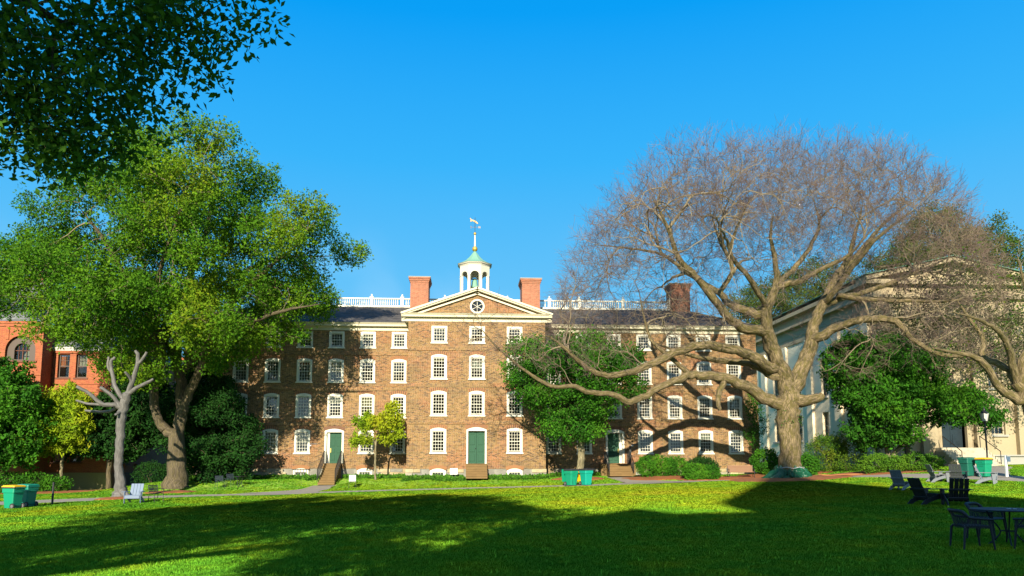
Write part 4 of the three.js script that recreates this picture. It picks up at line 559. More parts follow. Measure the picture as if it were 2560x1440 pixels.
  // crown points out of reach of every limb pull the nearest limb towards them
  for (let it = 0; it < maxIter; it++) {
    const pull = new Map();
    for (let j = 0; j < attr.length; j++) { if (!alive[j] || near[j] < 0) continue; const i = near[j], A = attr[j]; let v = pull.get(i); if (!v) pull.set(i, v = [0, 0, 0, 0]); const d = dist[j]; v[0] += (A[0] - X[i]) / d; v[1] += (A[1] - Y[i]) / d; v[2] += (A[2] - Z[i]) / d; v[3]++; }
    if (!pull.size) break; const fresh = [];
    for (const [i, v] of pull) {
      let dx = v[0] / v[3] + DX[i] * ine + (rnd() - .5) * jit, dy = v[1] / v[3] + DY[i] * ine + (rnd() - .5) * jit + (o.droop ?? 0), dz = v[2] / v[3] + DZ[i] * ine + (rnd() - .5) * jit; const l = Math.hypot(dx, dy, dz) || 1;
      fresh.push(add(X[i] + dx / l * step, Y[i] + dy / l * step, Z[i] + dz / l * step, i, 0, -1));
    }
    for (const i of fresh) touch(i); if (X.length > 60000) break;
  }
  const n = X.length, kids = Array.from({ length: n }, () => []); for (let i = 1; i < n; i++) if (par[i] >= 0) kids[par[i]].push(i);
  const acc = new Float64Array(n), R = new Float64Array(n);
  for (let i = n - 1; i >= 0; i--) { R[i] = Math.max(tip, Math.pow(acc[i], 1 / power)); if (own[i] >= 0) R[i] = rm[i]; if (par[i] >= 0) acc[par[i]] += Math.pow(R[i], power); }
  for (let i = 1; i < n; i++) if (par[i] >= 0 && R[i] > R[par[i]] * .97 && own[i] < 0) R[i] = Math.min(R[i], R[par[i]] * .9);
  const main = new Int32Array(n).fill(-1); for (let i = 0; i < n; i++) { let b = -1; for (const k of kids[i]) { const sc = R[k] + (own[i] >= 0 && own[k] === own[i] ? 100 : own[i] >= 0 && own[k] !== own[i] ? -50 : 0); if (b < 0 || sc > b) { b = sc; main[i] = k; } } if (own[i] >= 0 && main[i] >= 0 && own[main[i]] !== own[i]) { if (own[main[i]] >= 0) main[i] = -1; } }
  const chains = [];
  for (let i = 0; i < n; i++) {
    const p = par[i]; if (p >= 0 && main[p] === i) continue;
    const ids = p >= 0 ? [p, i] : [i]; let c = i; while (main[c] >= 0) { c = main[c]; ids.push(c); }
    if (ids.length < 2) continue;
    const pts = ids.map((k) => V(X[k], Y[k], Z[k])), rad = ids.map((k, q) => q === 0 && p >= 0 ? Math.min(R[p] * .9, R[i] * 1.25) : R[k]);
    chains.push({ own: own[i], pts, rad });
  }
  const tips = []; for (let i = 0; i < n; i++) if (!kids[i].length && own[i] < 0) tips.push({ p: V(X[i], Y[i], Z[i]), d: V(DX[i], DY[i], DZ[i]) });
  const fine = []; for (let i = n0; i < n; i++) if (R[i] < (o.fine ?? .03)) fine.push({ p: V(X[i], Y[i], Z[i]), d: V(DX[i], DY[i], DZ[i]) });
  return { chains, tips, fine, nodes: n };
}
function barkMeshes(t, root, bark, thin, rough = .26) {
  const small = []; let nTrunk = 0;
  t.chains.forEach((c, i) => {
    if (c.own >= 0) mesh(c.own === 0 ? 'trunk' : 'limb', tube(c.pts, c.rad, c.rad[0] > .3 ? 18 : 10, rough, 31 + i), bark, root);
    else { const r = c.rad[1]; small.push(tube(c.pts, c.rad, r > .09 ? 7 : r > .035 ? 5 : 3, 0, 1, false)); }
  });
  if (small.length) { const b = mesh('branches', merge(small), thin, root); b.userData.kind = 'stuff'; }
}
function leafCluster(n, R, len, wide, seed, flat = 0) {
  const r = RNG(seed), P = [], N = [], I = [];
  const a = V(0, 0, 0), b = V(0, 0, 0), c = V(0, 0, 0);
  for (let k = 0; k < n; k++) {
    const u = r() * 2 - 1, th = r() * 6.283, q = R * Math.cbrt(r()), s = Math.sqrt(1 - u * u), x = q * s * Math.cos(th), y = q * u * (1 - flat * .6), z = q * s * Math.sin(th);
    a.set(r() - .5, (r() - .5) * (1 - flat) - .15, r() - .5).normalize(); b.set(r() - .5, r() - .5 + flat * 1.5, r() - .5).normalize(); c.crossVectors(a, b).normalize(); b.crossVectors(c, a);
    const L = len * (.7 + .6 * r()), W = L * wide / 2, i0 = P.length / 3;
    for (const [f, w, up] of [[0, 0, 0], [.45, 1, .06], [1, 0, -.05], [.45, -1, .06]]) P.push(x + a.x * L * f + c.x * W * w + b.x * L * up, y + a.y * L * f + c.y * W * w + b.y * L * up, z + a.z * L * f + c.z * W * w + b.z * L * up), N.push(b.x, b.y, b.z);
    I.push(i0, i0 + 1, i0 + 2, i0, i0 + 2, i0 + 3);
  }
  const g = new THREE.BufferGeometry(); g.setAttribute('position', new THREE.Float32BufferAttribute(P, 3)); g.setAttribute('normal', new THREE.Float32BufferAttribute(N, 3)); g.setIndex(I); return g;
}
const leafMat = () => new THREE.MeshPhysicalMaterial({ color: rgb(1, 1, 1), roughness: .85, specularIntensity: .15, transmission: .3, thickness: 0, side: THREE.DoubleSide });
const LEAF = leafMat();
const _m = new THREE.Matrix4(), _q = new THREE.Quaternion(), _e = new THREE.Euler(), _s = V(1, 1, 1);
// copies of one small piece; each entry is {p, s, d?}; colours picked between the given tones
function scatter(name, geo, m, list, tones, seed, parent, kind = 'stuff') {
  const o = new THREE.InstancedMesh(geo, m, list.length), r = RNG(seed), c = new THREE.Color(), UP = V(0, 1, 0), roll = new THREE.Quaternion();
  list.forEach((k, i) => {
    if (k.d) { _q.setFromUnitVectors(UP, k.d); roll.setFromAxisAngle(UP, r() * 6.283); _q.multiply(roll); } else if (k.up) { _q.setFromEuler(_e.set((r() - .5) * .3, r() * 6.283, (r() - .5) * .3)); } else _q.setFromEuler(_e.set(r() * 6.283, r() * 6.283, r() * 6.283));
    _s.setScalar(k.s ?? 1); if (k.sy) _s.y *= k.sy; _m.compose(k.p, _q, _s); o.setMatrixAt(i, _m);
    const t = k.t ?? r(), f = t * (tones.length - 1), q = Math.min(tones.length - 2, Math.floor(f)), u = f - q, g = .82 + .36 * r();
    c.setRGB(lerp(tones[q][0], tones[q + 1][0], u) * g, lerp(tones[q][1], tones[q + 1][1], u) * g, lerp(tones[q][2], tones[q + 1][2], u) * g); o.setColorAt(i, c);
  });
  o.name = name; o.castShadow = o.receiveShadow = true; if (kind) o.userData.kind = kind; parent.add(o); return o;
}
// points through a union of ellipsoids [cx, cy, cz, rx, ry, rz], denser towards the skin
function crownPoints(blobs, n, seed, shell = .5) {
  const r = RNG(seed), out = [], vol = blobs.map((b) => Math.pow(b[3] * b[4] * b[5], .8)), tot = vol.reduce((a, c) => a + c, 0);
  while (out.length < n) {
    let k = 0, q = r() * tot; while (k < blobs.length - 1 && q > vol[k]) { q -= vol[k]; k++; } const b = blobs[k];
    const u = r() * 2 - 1, th = r() * 6.283, s = Math.sqrt(1 - u * u), rad = Math.pow(r(), lerp(1 / 3, .12, shell)) * (.86 + .28 * vn(Math.cos(th) * s * 2.4 + 9, u * 2.4 + Math.sin(th) * s * 2.4, 0, seed));
    out.push([b[0] + b[3] * rad * s * Math.cos(th), b[1] + b[4] * rad * u, b[2] + b[5] * rad * s * Math.sin(th)]);
  }
  return out;
}
// the same crown broken into clumps of foliage with gaps between them
function clumpPoints(blobs, n, seed, clumps, rc) {
  const r = RNG(seed + 5), C = crownPoints(blobs, clumps * 4, seed, .55), keep = [], out = [];
  for (const c of C) { if (keep.length >= clumps) break; if (keep.every((k) => Math.hypot(k[0] - c[0], (k[1] - c[1]) * 1.2, k[2] - c[2]) > rc * 1.18)) keep.push([...c, rc * (.65 + .75 * r())]); }
  while (out.length < n) { const c = keep[Math.floor(r() * keep.length)], u = r() * 2 - 1, a = r() * 6.283, s = Math.sqrt(1 - u * u), q = c[3] * Math.cbrt(r()) * (.8 + .4 * vn(Math.cos(a) * s * 3 + 7, u * 3 + Math.sin(a) * 2, 0, seed)); out.push([c[0] + q * s * Math.cos(a) * 1.15, c[1] + q * u * .72, c[2] + q * s * Math.sin(a) * 1.15]); }
  return out;
}
function leavesOn(list, per, spread, size, seed) { const r = RNG(seed), out = []; for (const t of list) for (let k = 0; k < per; k++) out.push({ p: V(t.p.x + (r() - .5) * 2 * spread, t.p.y + (r() - .5) * 2 * spread, t.p.z + (r() - .5) * 2 * spread), s: size * (.7 + .6 * r()) }); return out; }

// the great bare elm
{
  const e = thing('bare_elm', 'huge spreading elm with bare twiggy crown and mossy limbs, green wrap round its foot', 'tree');
  const r = RNG(4242), A = [], cx = 20.4, cz = -48.4, put = (n, lo) => {
    let c = 0; while (c < n) {
      const a = r() * 6.283, q = Math.sqrt(r()), x = Math.cos(a) * q, z = Math.sin(a) * q, lx = x < 0 ? 15.4 : 14.6, top = 21.3 * Math.pow(1 - Math.pow(q, 4.2), .46) + .4 + 1.5 * (vn(x * 4 + 9, z * 4 + 9, 0, 3) - .5), bot = 10.4 + 1.4 * (1 - q) - (x < -.5 ? 1.2 : 0); if (top < bot + .5) continue;
      const y = lerp(bot, top, Math.pow(lo + (1 - lo) * r(), .6)); if (y < 16 && q < .66 && r() < .9) continue; A.push([cx + x * lx, y, cz + z * 11.5]); c++;
    } };
  put(150, .5); put(480, .4); put(1400, .34); put(3200, .3);
  for (const b of [[6.5, 8.9, -45.2, 4.2, 1.7, 2.2, 130], [1.2, 9.2, -45, 2.2, 1.8, 1.2, 45], [14, 10.4, -46.5, 4, 1.5, 3, 120], [28.5, 10.5, -45.5, 4.6, 2.1, 3, 230], [31, 8.6, -44.8, 3.4, 1.4, 2, 110], [24.5, 8.2, -47, 2.4, 1.5, 2, 40]]) for (let k = 0; k < b[6]; k++) { const u = r() * 2 - 1, a = r() * 6.283, s = Math.sqrt(1 - u * u), q = Math.cbrt(r()); A.push([b[0] + b[3] * q * s * Math.cos(a), b[1] + b[4] * q * u, b[2] + b[5] * q * s * Math.sin(a)]); }
  const t = growTree(BARE_LIMBS, A, { seed: 3, step: .4, fan: true, centre: [20.8, 8, -48.6], tip: .0135, power: 2.1, trunkBare: true, bareBelow: 6, fine: .02 });
  barkMeshes(t, e, M.barkElm, M.branchPale);
  // sprays of fine twigs at the ends
  const spray = (seed) => { const q = RNG(seed), L = []; const mainP = [V(0, 0, 0)]; for (let k = 1; k <= 4; k++) mainP.push(V((q() - .5) * .1 * k, k * .26, (q() - .5) * .1 * k)); L.push(tube(mainP, [.008, .0075, .0065, .0055, .004], 3, 0, 1, false)); for (let k = 0; k < 6; k++) { const b = mainP[Math.floor(q() * 4)], a = q() * 6.283, l = .28 + .45 * q(), up = .55 + .5 * q(); const p1 = V(b.x + Math.cos(a) * l * .5, b.y + l * up * .5, b.z + Math.sin(a) * l * .5), p2 = V(b.x + Math.cos(a) * l * .85, b.y + l * up * 1.15, b.z + Math.sin(a) * l * .85); L.push(tube([b, p1, p2], [.006, .005, .0036], 3, 0, 1, false)); if (q() < .6) L.push(tube([p1, V(p1.x + (q() - .5) * .3, p1.y + .22, p1.z + (q() - .5) * .3)], [.0038, .0026], 3, 0, 1, false)); } return merge(L); };
  const lists = [[], [], []], q = RNG(9); t.tips.forEach((k) => { const up = k.p.y > 12 ? .55 : .1; for (let c = 0; c < (q() < .35 ? 2 : 1); c++) { const d = V(k.d.x + (q() - .5) * .9, k.d.y + up + (q() - .5) * .7, k.d.z + (q() - .5) * .9).normalize(); lists[Math.floor(q() * 3)].push({ p: k.p, s: .75 + .6 * q(), d }); } });
  t.fine.forEach((k) => { if (q() < .07) { const d = V(k.d.x + (q() - .5) * 1.2, k.d.y + .25 + (q() - .5) * .8, k.d.z + (q() - .5) * 1.6).normalize(); lists[Math.floor(q() * 3)].push({ p: k.p, s: .5 + .5 * q(), d }); } });
  lists.forEach((l, i) => scatter('twigs', spray(100 + i), mat(1, 1, 1, { roughness: .9 }), l, [[.1, .062, .058], [.145, .096, .076], [.21, .155, .105]], 50 + i, e));

  // a few sprigs on the trunk
  const sp = []; for (let k = 0; k < 40; k++) { const a = q() * 6.283, y = 4.2 + 2 * q(); sp.push({ p: V(21.1 + Math.cos(a) * .75, y, -48.8 + Math.sin(a) * .75), s: .8 + .5 * q() }); } scatter('sprig', leafCluster(9, .16, .1, .55, 5), LEAF, sp, [[.03, .09, .01], [.06, .16, .012]], 8, e);
}
// the leafy elm in front of the left wing
const ELM_TONES = [[.015, .066, .004], [.036, .125, .005], [.076, .185, .006], [.13, .225, .007], [.21, .21, .009]];
{
  const e = thing('leafy_elm', 'tall broad leafy elm with a forked ridged trunk before the left wing', 'tree');
  const blobs = [[-19.5, 15.5, -50, 8.2, 8.2, 8], [-24, 14.5, -51, 6.5, 5.8, 6], [-15.5, 14.8, -49.5, 6.2, 6.2, 7], [-11.8, 13.8, -49.8, 3.8, 4.2, 5], [-31, 15, -56.5, 5, 3.6, 3.4], [-20.5, 20.3, -50, 4.6, 3.4, 5], [-27.5, 13.8, -55, 5, 1.8, 3.2], [-19, 10.6, -46.5, 6, 2.6, 4], [-14.6, 11, -47.4, 3.2, 2.0, 3], [-11.6, 11.8, -48.6, 2.7, 2.4, 3], [-10.4, 14.9, -51, 3.0, 3.0, 4], [-17, 19.6, -51, 4, 2.6, 4]];
  const t = growTree(ELM_LIMBS, clumpPoints(blobs, 15000, 12, 100, 1.55), { seed: 8, step: .45, influence: 3.6, kill: .6, tip: .011, power: 2.3, trunkBare: true, bareBelow: 8, fine: .03, droop: -.02 });
  barkMeshes(t, e, M.barkDark, M.branchPale);
  const L = leavesOn(t.tips, 16, .42, 1, 3).concat(leavesOn(t.fine, 2, .34, 1, 4)); L.forEach((k, i) => { k.t = Math.min(1, Math.max(0, .12 + .5 * vn(k.p.x * .45, k.p.y * .45 + k.p.z * .3, 0, 7) + .3 * h2(i, 3, 1))); });
  scatter('crown', leafCluster(8, .34, .165, .58, 21), LEAF, L, ELM_TONES, 5, e);

}
// a grey tree cut back to stubs
{
  const e = thing('pollarded_tree', 'bare smooth grey tree cut back to short limb stubs', 'tree');
  const t = growTree(POLLARD_LIMBS, [], { seed: 5, step: .22, wander: .4 }); barkMeshes(t, e, M.barkGrey, M.barkGrey, .1);
}
// tree at the right edge, half out of the picture
{
  const e = thing('edge_tree', 'thick-limbed pale-barked tree with sparse leaves leaning before the cream hall', 'tree');
  const blobs = [[29, 11, -36.5, 4, 3, 3], [33, 11.5, -38, 5, 3.4, 4], [27, 7.4, -38.5, 2.6, 1.5, 2.4], [34, 8.6, -37, 3, 2.2, 3]];
  const t = growTree(EDGE_LIMBS, crownPoints(blobs, 900, 31, .3), { seed: 15, step: .36, influence: 3.2, kill: .7, tip: .009, trunkBare: true, bareBelow: 5, fine: .02 });
  barkMeshes(t, e, M.barkElm, M.branchPale);
  scatter('crown', leafCluster(5, .3, .12, .6, 33), LEAF, leavesOn(t.tips, 3, .35, 1, 6), [[.03, .07, .01], [.06, .12, .012], [.12, .12, .02]], 9, e);
}
function leafyTree(name, label, limbs, blobs, o) {
  const e = thing(name, label, 'tree', [0, 0, 0], 0, o.group);
  const t = growTree(limbs, clumpPoints(blobs, o.n * 3, o.seed, o.clumps ?? 40, o.rc ?? .85), { seed: o.seed, step: o.step ?? .3, influence: o.inf ?? 2.6, kill: (o.kill ?? .5) * .7, tip: .007, power: 2.4, trunkBare: true, bareBelow: o.bare ?? 2, fine: .016, droop: o.droop ?? 0 });
  barkMeshes(t, e, o.bark ?? M.barkDark, o.thin ?? M.branchPale, .1);
  const L = leavesOn(t.tips, Math.round((o.per ?? 5) * 1.4), o.spread ?? .32, 1, o.seed + 1).concat(leavesOn(t.fine, 2, .25, 1, o.seed + 2)); L.forEach((k, i) => { k.t = Math.min(1, Math.max(0, .1 + .55 * vn(k.p.x * .8, k.p.y * .8 + k.p.z * .5, 0, o.seed) + .3 * h2(i, 5, o.seed))); });
  scatter('crown', leafCluster(o.leaves ?? 9, o.cr ?? .22, o.len ?? .12, o.wide ?? .55, o.seed + 40, o.flat ?? .2), LEAF, L, o.tones, o.seed + 3, e);
 return e;
}
const DEEP = [[.012, .06, .006], [.028, .12, .008], [.055, .19, .01], [.1, .24, .012]], LIME = [[.08, .19, .008], [.17, .29, .01], [.3, .37, .012], [.42, .38, .02]], DARK = [[.008, .042, .007], [.014, .062, .009], [.026, .09, .01]];
const stem = (pts) => pts.map((p) => [...p]);
leafyTree('beech_tree', 'dense green tree with one pale trunk behind the pair of teal bins', [stem([[7.78, .2, -52.1, .3], [7.76, 1.6, -52.1, .25], [7.85, 2.9, -52.05, .23], [7.75, 4.2, -52, .2], [7.9, 5.6, -51.9, .14], [8.2, 7.4, -51.8, .09], [8.3, 9.6, -51.7, .04]]), stem([[7.75, 4, -52, .12], [6.4, 5.4, -51.6, .08], [5, 6.8, -51.4, .05], [3.6, 8, -51.2, .03]]), stem([[7.8, 4.4, -52, .12], [9.2, 5.6, -51.6, .08], [10.4, 7, -51.6, .05]])],
  [[8.9, 7.8, -51.4, 2.6, 2.2, 2.2], [4.3, 8.4, -51.2, 1.6, 1.3, 1.4], [6.4, 7.3, -51.2, 2.2, 1.8, 2], [9.8, 6.9, -51.6, 1.7, 1.8, 1.8], [7.7, 4.9, -51.6, 1.9, 1.3, 1.6], [7.6, 9.4, -51.4, 2.0, 1.0, 1.6]], { n: 1700, seed: 61, clumps: 56, rc: .95, bare: 3.4, per: 5, bark: M.barkPale, tones: DEEP, len: .18, cr: .28, leaves: 6 });
leafyTree('young_tree', 'slender young tree with drooping lime leaves by the left steps', [stem([[-6.44, .45, -54.4, .085], [-6.46, 1.6, -54.4, .07], [-6.4, 3.2, -54.35, .06], [-6.15, 3.9, -54.35, .045], [-5.9, 4.7, -54.3, .03], [-5.7, 5.8, -54.3, .015]]), stem([[-6.42, 3, -54.35, .04], [-6.8, 3.5, -54.2, .03], [-7.6, 3.7, -54.1, .015]])],
  [[-5.75, 5.3, -54.3, .6, .5, .5], [-6.1, 4.5, -54.2, 1.25, .5, .9], [-7.5, 3.3, -54.1, .65, .3, .5], [-5.3, 3.7, -54.1, .5, .5, .5], [-5.4, 4.8, -54.3, .7, .45, .6]], { n: 300, seed: 71, clumps: 24, rc: .36, bare: 2.8, step: .2, inf: 1.6, kill: .3, per: 2, spread: .16, bark: M.barkPale, tones: LIME, len: .24, wide: .36, cr: .22, flat: .3, droop: -.1, leaves: 6 });
leafyTree('magnolia_tree', 'low-forked magnolia with glossy green leaves before the cream hall', [stem([[28.8, .9, -50.6, .24], [28.75, 2.4, -50.6, .19], [28.5, 3.5, -50.5, .15], [28, 4.8, -50.3, .1], [27.3, 6.8, -50, .06]]), stem([[28.8, 2, -50.6, .16], [29.7, 2.9, -50.4, .14], [30.9, 3.5, -50.1, .11], [31.8, 4.4, -49.8, .07], [33, 5.2, -49.4, .04]]), stem([[28.5, 3.6, -50.5, .1], [29.5, 5.5, -50.6, .08], [30.2, 7.6, -50.6, .05]])],
  [[27.3, 6.5, -50, 2.3, 2.6, 2.2], [29.3, 7.2, -50.4, 2.2, 2.3, 2], [28, 4.5, -49.8, 1.7, 1.3, 1.5], [32.2, 5.6, -49.5, 2.4, 1.2, 1.6], [34, 5, -49, 1.5, .9, 1.2], [31.2, 7.6, -50.5, 1.8, 1.5, 1.6], [27, 8.9, -50.2, 2, 1.3, 1.8]], { n: 1700, seed: 81, clumps: 65, rc: .95, bare: 2.8, per: 6, bark: M.barkPale, tones: DEEP, len: .22, cr: .28, wide: .5, leaves: 7 });
leafyTree('maple_tree', 'small upright maple with layered yellow-green leaves beside the red hall', [stem([[-28.3, -.6, -55.3, .13], [-28.3, 1.4, -55.3, .11], [-28.25, 3.4, -55.3, .085], [-28.3, 5.4, -55.2, .05], [-28.1, 7, -55.1, .025]])],
  [[-28.3, 3.7, -55.1, 2.3, 1.0, 1.7], [-28, 5.1, -55.2, 1.4, .6, 1.1], [-27.9, 5.9, -55.1, 1.1, .5, 1], [-27.8, 6.5, -55.1, .6, .4, .6], [-29.5, 3.2, -54.6, 1.2, .7, 1]], { n: 800, seed: 91, clumps: 34, rc: .62, bare: 1.9, step: .24, inf: 2.2, kill: .38, per: 4, tones: LIME, len: .22, wide: .38, cr: .24, flat: .5, leaves: 7, bark: M.barkPale });
leafyTree('dense_tree', 'full bright-green tree at the corner of the red hall', [stem([[-32.2, -.8, -54.6, .24], [-32.2, 2.5, -54.6, .18], [-32, 5, -54.4, .1], [-31.8, 7.6, -54.4, .04]])],
  [[-31.6, 4.2, -53.6, 2.6, 2.4, 2], [-32.6, 6.3, -54, 2.7, 2.1, 2], [-34.6, 4.2, -54, 2.6, 3.2, 2]], { n: 1300, seed: 101, clumps: 40, rc: 1.15, bare: 1.6, per: 7, tones: DEEP, len: .22, cr: .32, leaves: 7, step: .36, inf: 3, kill: .6 });
leafyTree('shade_tree', 'dark green tree crowded behind the grey pollarded tree', [stem([[-26, -.6, -57.5, .2], [-26, 2.2, -57.5, .14], [-25.6, 4.5, -57.4, .06]])],
  [[-25.8, 4.1, -57, 2.3, 1.9, 1.5], [-24, 5.4, -57.6, 1.8, 2.2, 1.4], [-27, 3.4, -57, 1.4, 1.4, 1.2]], { n: 800, seed: 111, clumps: 30, rc: .95, bare: 1.5, per: 7, tones: DARK, len: .21, cr: .3, leaves: 7, step: .34, inf: 2.8, kill: .55 });
leafyTree('evergreen_tree', 'dark evergreen tree against the end of the brick wing', [stem([[-18, .2, -55, .22], [-18, 2.5, -55, .16], [-17.8, 5, -54.9, .06]])],
  [[-17.6, 3.8, -54.8, 2.4, 3.0, 1.5], [-19.6, 4.8, -55.2, 1.8, 2.8, 1.4], [-17, 2.2, -54.6, 2, 1.4, 1.3], [-18.6, 7, -55.4, 1.3, 1.5, 1.1]], { n: 1400, seed: 121, clumps: 46, rc: .95, bare: 1, per: 7, tones: DARK, len: .2, cr: .28, leaves: 7, step: .32, inf: 2.6, kill: .52 });
leafyTree('distant_tree', 'tall green tree rising behind the cream hall roof', [stem([[50, .5, -76, .5], [50, 8, -76, .4], [51, 16, -76, .25], [51, 23, -76, .1]])],
  [[51, 22, -76, 5.5, 6.5, 5], [46.5, 19, -76, 5, 5, 5], [41, 20.5, -86, 5, 3.8, 4], [36, 19.5, -90, 5, 3, 4]], { n: 2200, seed: 131, clumps: 60, rc: 2.0, bare: 10, per: 8, tones: [[.03, .06, .01], [.06, .1, .012], [.12, .12, .02]], len: .2, cr: .5, step: .6, inf: 5, kill: 1.0, spread: .6 });
leafyTree('distant_tree', 'green treetop showing past the end of the brick hall roof', [stem([[30, .5, -98, .4], [30, 8, -98, .3], [30, 15, -98, .1]])], [[30, 14, -98, 5, 4.5, 4], [35, 13, -100, 5, 4, 4]], { n: 800, seed: 137, clumps: 26, rc: 1.9, bare: 6, per: 8, tones: [[.03, .06, .01], [.06, .1, .012]], len: .22, cr: .55, step: .6, inf: 5, kill: 1.1, spread: .6 });
leafyTree('sparse_tree', 'thin-leaved dark-limbed tree spread across the cream hall front', [stem([[32.3, .8, -54.4, .24], [32.5, 4, -54.3, .2], [33.2, 7, -54, .16], [33.8, 10, -53.6, .1], [34.4, 13, -53, .04]]), stem([[32.8, 5.5, -54.1, .13], [35.5, 8.2, -53.4, .1], [39, 10.4, -52.8, .07], [42.6, 12, -52.4, .03]]), stem([[33.3, 7.4, -54, .11], [32.6, 9.6, -53.4, .08], [31.4, 11.4, -52.8, .04]]), stem([[32.7, 5, -54.2, .1], [36, 6.8, -53.2, .07], [41, 7.6, -52.4, .03]])],
  [[34.4, 11.6, -53, 3.8, 2.8, 2.4], [39.8, 11, -52.8, 4, 2.8, 2.4], [41, 7.6, -52.5, 2.4, 1.5, 1.6], [31.8, 10.8, -52.8, 2, 1.6, 1.6], [37, 14.6, -53, 4, 2.2, 2], [33.4, 14.6, -53, 2.6, 1.8, 2], [42.6, 13.6, -52.6, 2.6, 2.4, 2]], { n: 1300, seed: 161, clumps: 85, rc: 1.1, bare: 4, step: .4, inf: 3.4, kill: .8, per: 2, spread: .5, tones: [[.014, .035, .006], [.03, .06, .008], [.06, .085, .012]], len: .16, cr: .3, leaves: 5, thin: M.barkDark });
leafyTree('sapling', 'thin sapling with sparse leaves against the right wing wall', [stem([[22.0, .8, -56.9, .04], [22, 2.6, -56.9, .03], [21.9, 4.6, -56.9, .02], [21.8, 6.6, -56.9, .01]])], [[21.9, 5, -56.8, .7, 2.2, .5]], { n: 120, seed: 141, clumps: 12, rc: .4, bare: 2.4, step: .25, inf: 1.6, kill: .4, per: 1, tones: DEEP, len: .12, cr: .2 });

// ---------- what stands behind the camera and throws the lawn into shade ----------
{
  const b = thing('tower_hall', 'stone hall with square tower and pyramid roof across the lawn', 'building', [0, 0, 0]);
  const st = mat(.3, .22, .16, { roughness: .9 });
  const roof = (pts, idx) => { const g = new THREE.BufferGeometry(); g.setAttribute('position', new THREE.Float32BufferAttribute(pts.flat(), 3)); g.setIndex(idx); const n = g.toNonIndexed(); n.computeVertexNormals(); return metreUV(n); };
  mesh('tower', span(-1.0, 9.1, -1, 24, 35, 45), st, b);
  mesh('tower_cornice', span(-1.25, 9.35, 24, 24.9, 34.8, 45.2), st, b);
  mesh('tower_roof', roof([[-1.35, 24.9, 34.7], [9.4, 24.9, 34.7], [9.4, 24.9, 45.3], [-1.35, 24.9, 45.3], [6.0, 36.4, 38]], [0, 1, 4, 1, 2, 4, 2, 3, 4, 3, 0, 4]), M.slate, b);
  mesh('body', span(-10.5, -1.0, -1, 17.5, 35.5, 60), st, b); mesh('body', span(9.1, 30, -1, 14, 37, 60), st, b);
  mesh('body_gable', roof([[-10.9, 17.5, 35.2], [-.9, 17.5, 35.2], [-.9, 23.4, 35.2], [-3.5, 23.4, 35.2], [-4.6, 24.4, 35.2], [-8.6, 21.9, 35.2], [-10.9, 17.5, 44], [-.9, 17.5, 44], [-.9, 23.4, 44], [-3.5, 23.4, 44], [-4.6, 24.4, 44], [-8.6, 21.9, 44]], [0, 1, 2, 0, 2, 3, 0, 3, 4, 0, 4, 5, 2, 8, 9, 2, 9, 3, 3, 9, 10, 3, 10, 4, 4, 10, 11, 4, 11, 5, 5, 11, 6, 5, 6, 0, 6, 8, 7, 6, 9, 8, 6, 10, 9, 6, 11, 10]), M.slate, b);
  for (let k = 0; k < 4; k++) mesh('window', box(1, 2.6, .1, .8 + k * 2.2, 18, 34.98), M.plaque, b);
}
{
  // broad tree beside the camera: its boughs hang into the top left of the view and dapple the lawn
  const e = thing('overhanging_tree', 'broad dark-leaved tree whose boughs hang over the near lawn', 'tree');
  const limbs = [[[-11.6, -.6, 1, .6], [-11.5, 2.5, 1, .48], [-11.2, 5.2, .8, .42]], [[-11.2, 5, .8, .3], [-10, 7, -2, .24], [-8.4, 8, -5, .16], [-6.9, 7.9, -7.6, .09], [-5.2, 7.3, -9.4, .04]], [[-11.2, 5.2, .8, .32], [-11, 8.4, 1.6, .26], [-10.4, 12, 2.4, .16], [-10, 15, 2.6, .07]], [[-11.2, 5.4, .8, .26], [-8, 8, 3, .18], [-5, 10, 4, .1], [-3.4, 11, 4.4, .05]], [[-11.2, 5.4, .8, .26], [-14, 8, 2.4, .18], [-17, 10.4, 3, .08]], [[-11.2, 7, 1.2, .2], [-10.4, 9, 5, .14], [-10, 11, 8.6, .06]], [[-10.6, 6.4, -1, .14], [-9.2, 7.2, -4.4, .1], [-7.8, 6.6, -7.2, .06], [-6, 5.9, -9.2, .03]]];
  const blobs = [[-5.6, 6.9, -9.4, 1.7, 1.5, 1.0], [-4.4, 7.2, -9.3, 1.2, 1.1, .9], [-3.4, 7.5, -9.2, .75, .6, .6], [-4.7, 5.95, -9.4, .8, .5, .5], [-6.8, 6.6, -9, 1.6, 1.6, 1.2], [-7.6, 8.4, -7.5, 2.4, 1.6, 1.8], [-9.2, 9, -4, 2.6, 1.8, 2.6], [-10.5, 11.5, 2, 7.6, 4.8, 6], [-5, 10.6, 4, 3.4, 3.4, 4], [-15.6, 10.6, 3, 3.6, 4, 5]];
  const t = growTree(limbs, crownPoints(blobs.slice(0, 5), 2600, 151, .2).concat(clumpPoints(blobs.slice(5), 4200, 152, 44, 1.7)), { seed: 19, step: .4, influence: 3.2, kill: .34, tip: .006, trunkBare: true, bareBelow: 4, fine: .02 });
  barkMeshes(t, e, M.barkDark, M.barkDark);
  const L = [], r = RNG(8);
  for (const k of t.tips.concat(t.fine)) { const near = k.p.z < -7; const n = near ? 5 : r() < .6 ? 2 : 1; for (let q = 0; q < n; q++) L.push({ p: V(k.p.x + (r() - .5) * .55, k.p.y + (r() - .5) * .5 - .08, k.p.z + (r() - .5) * .55), s: near ? .85 + .4 * r() : 1.9 + .9 * r() }); }
  scatter('crown', leafCluster(7, .2, .1, .54, 77, .25), LEAF, L, [[.025, .085, .009], [.045, .13, .012], [.08, .18, .016]], 6, e);

}

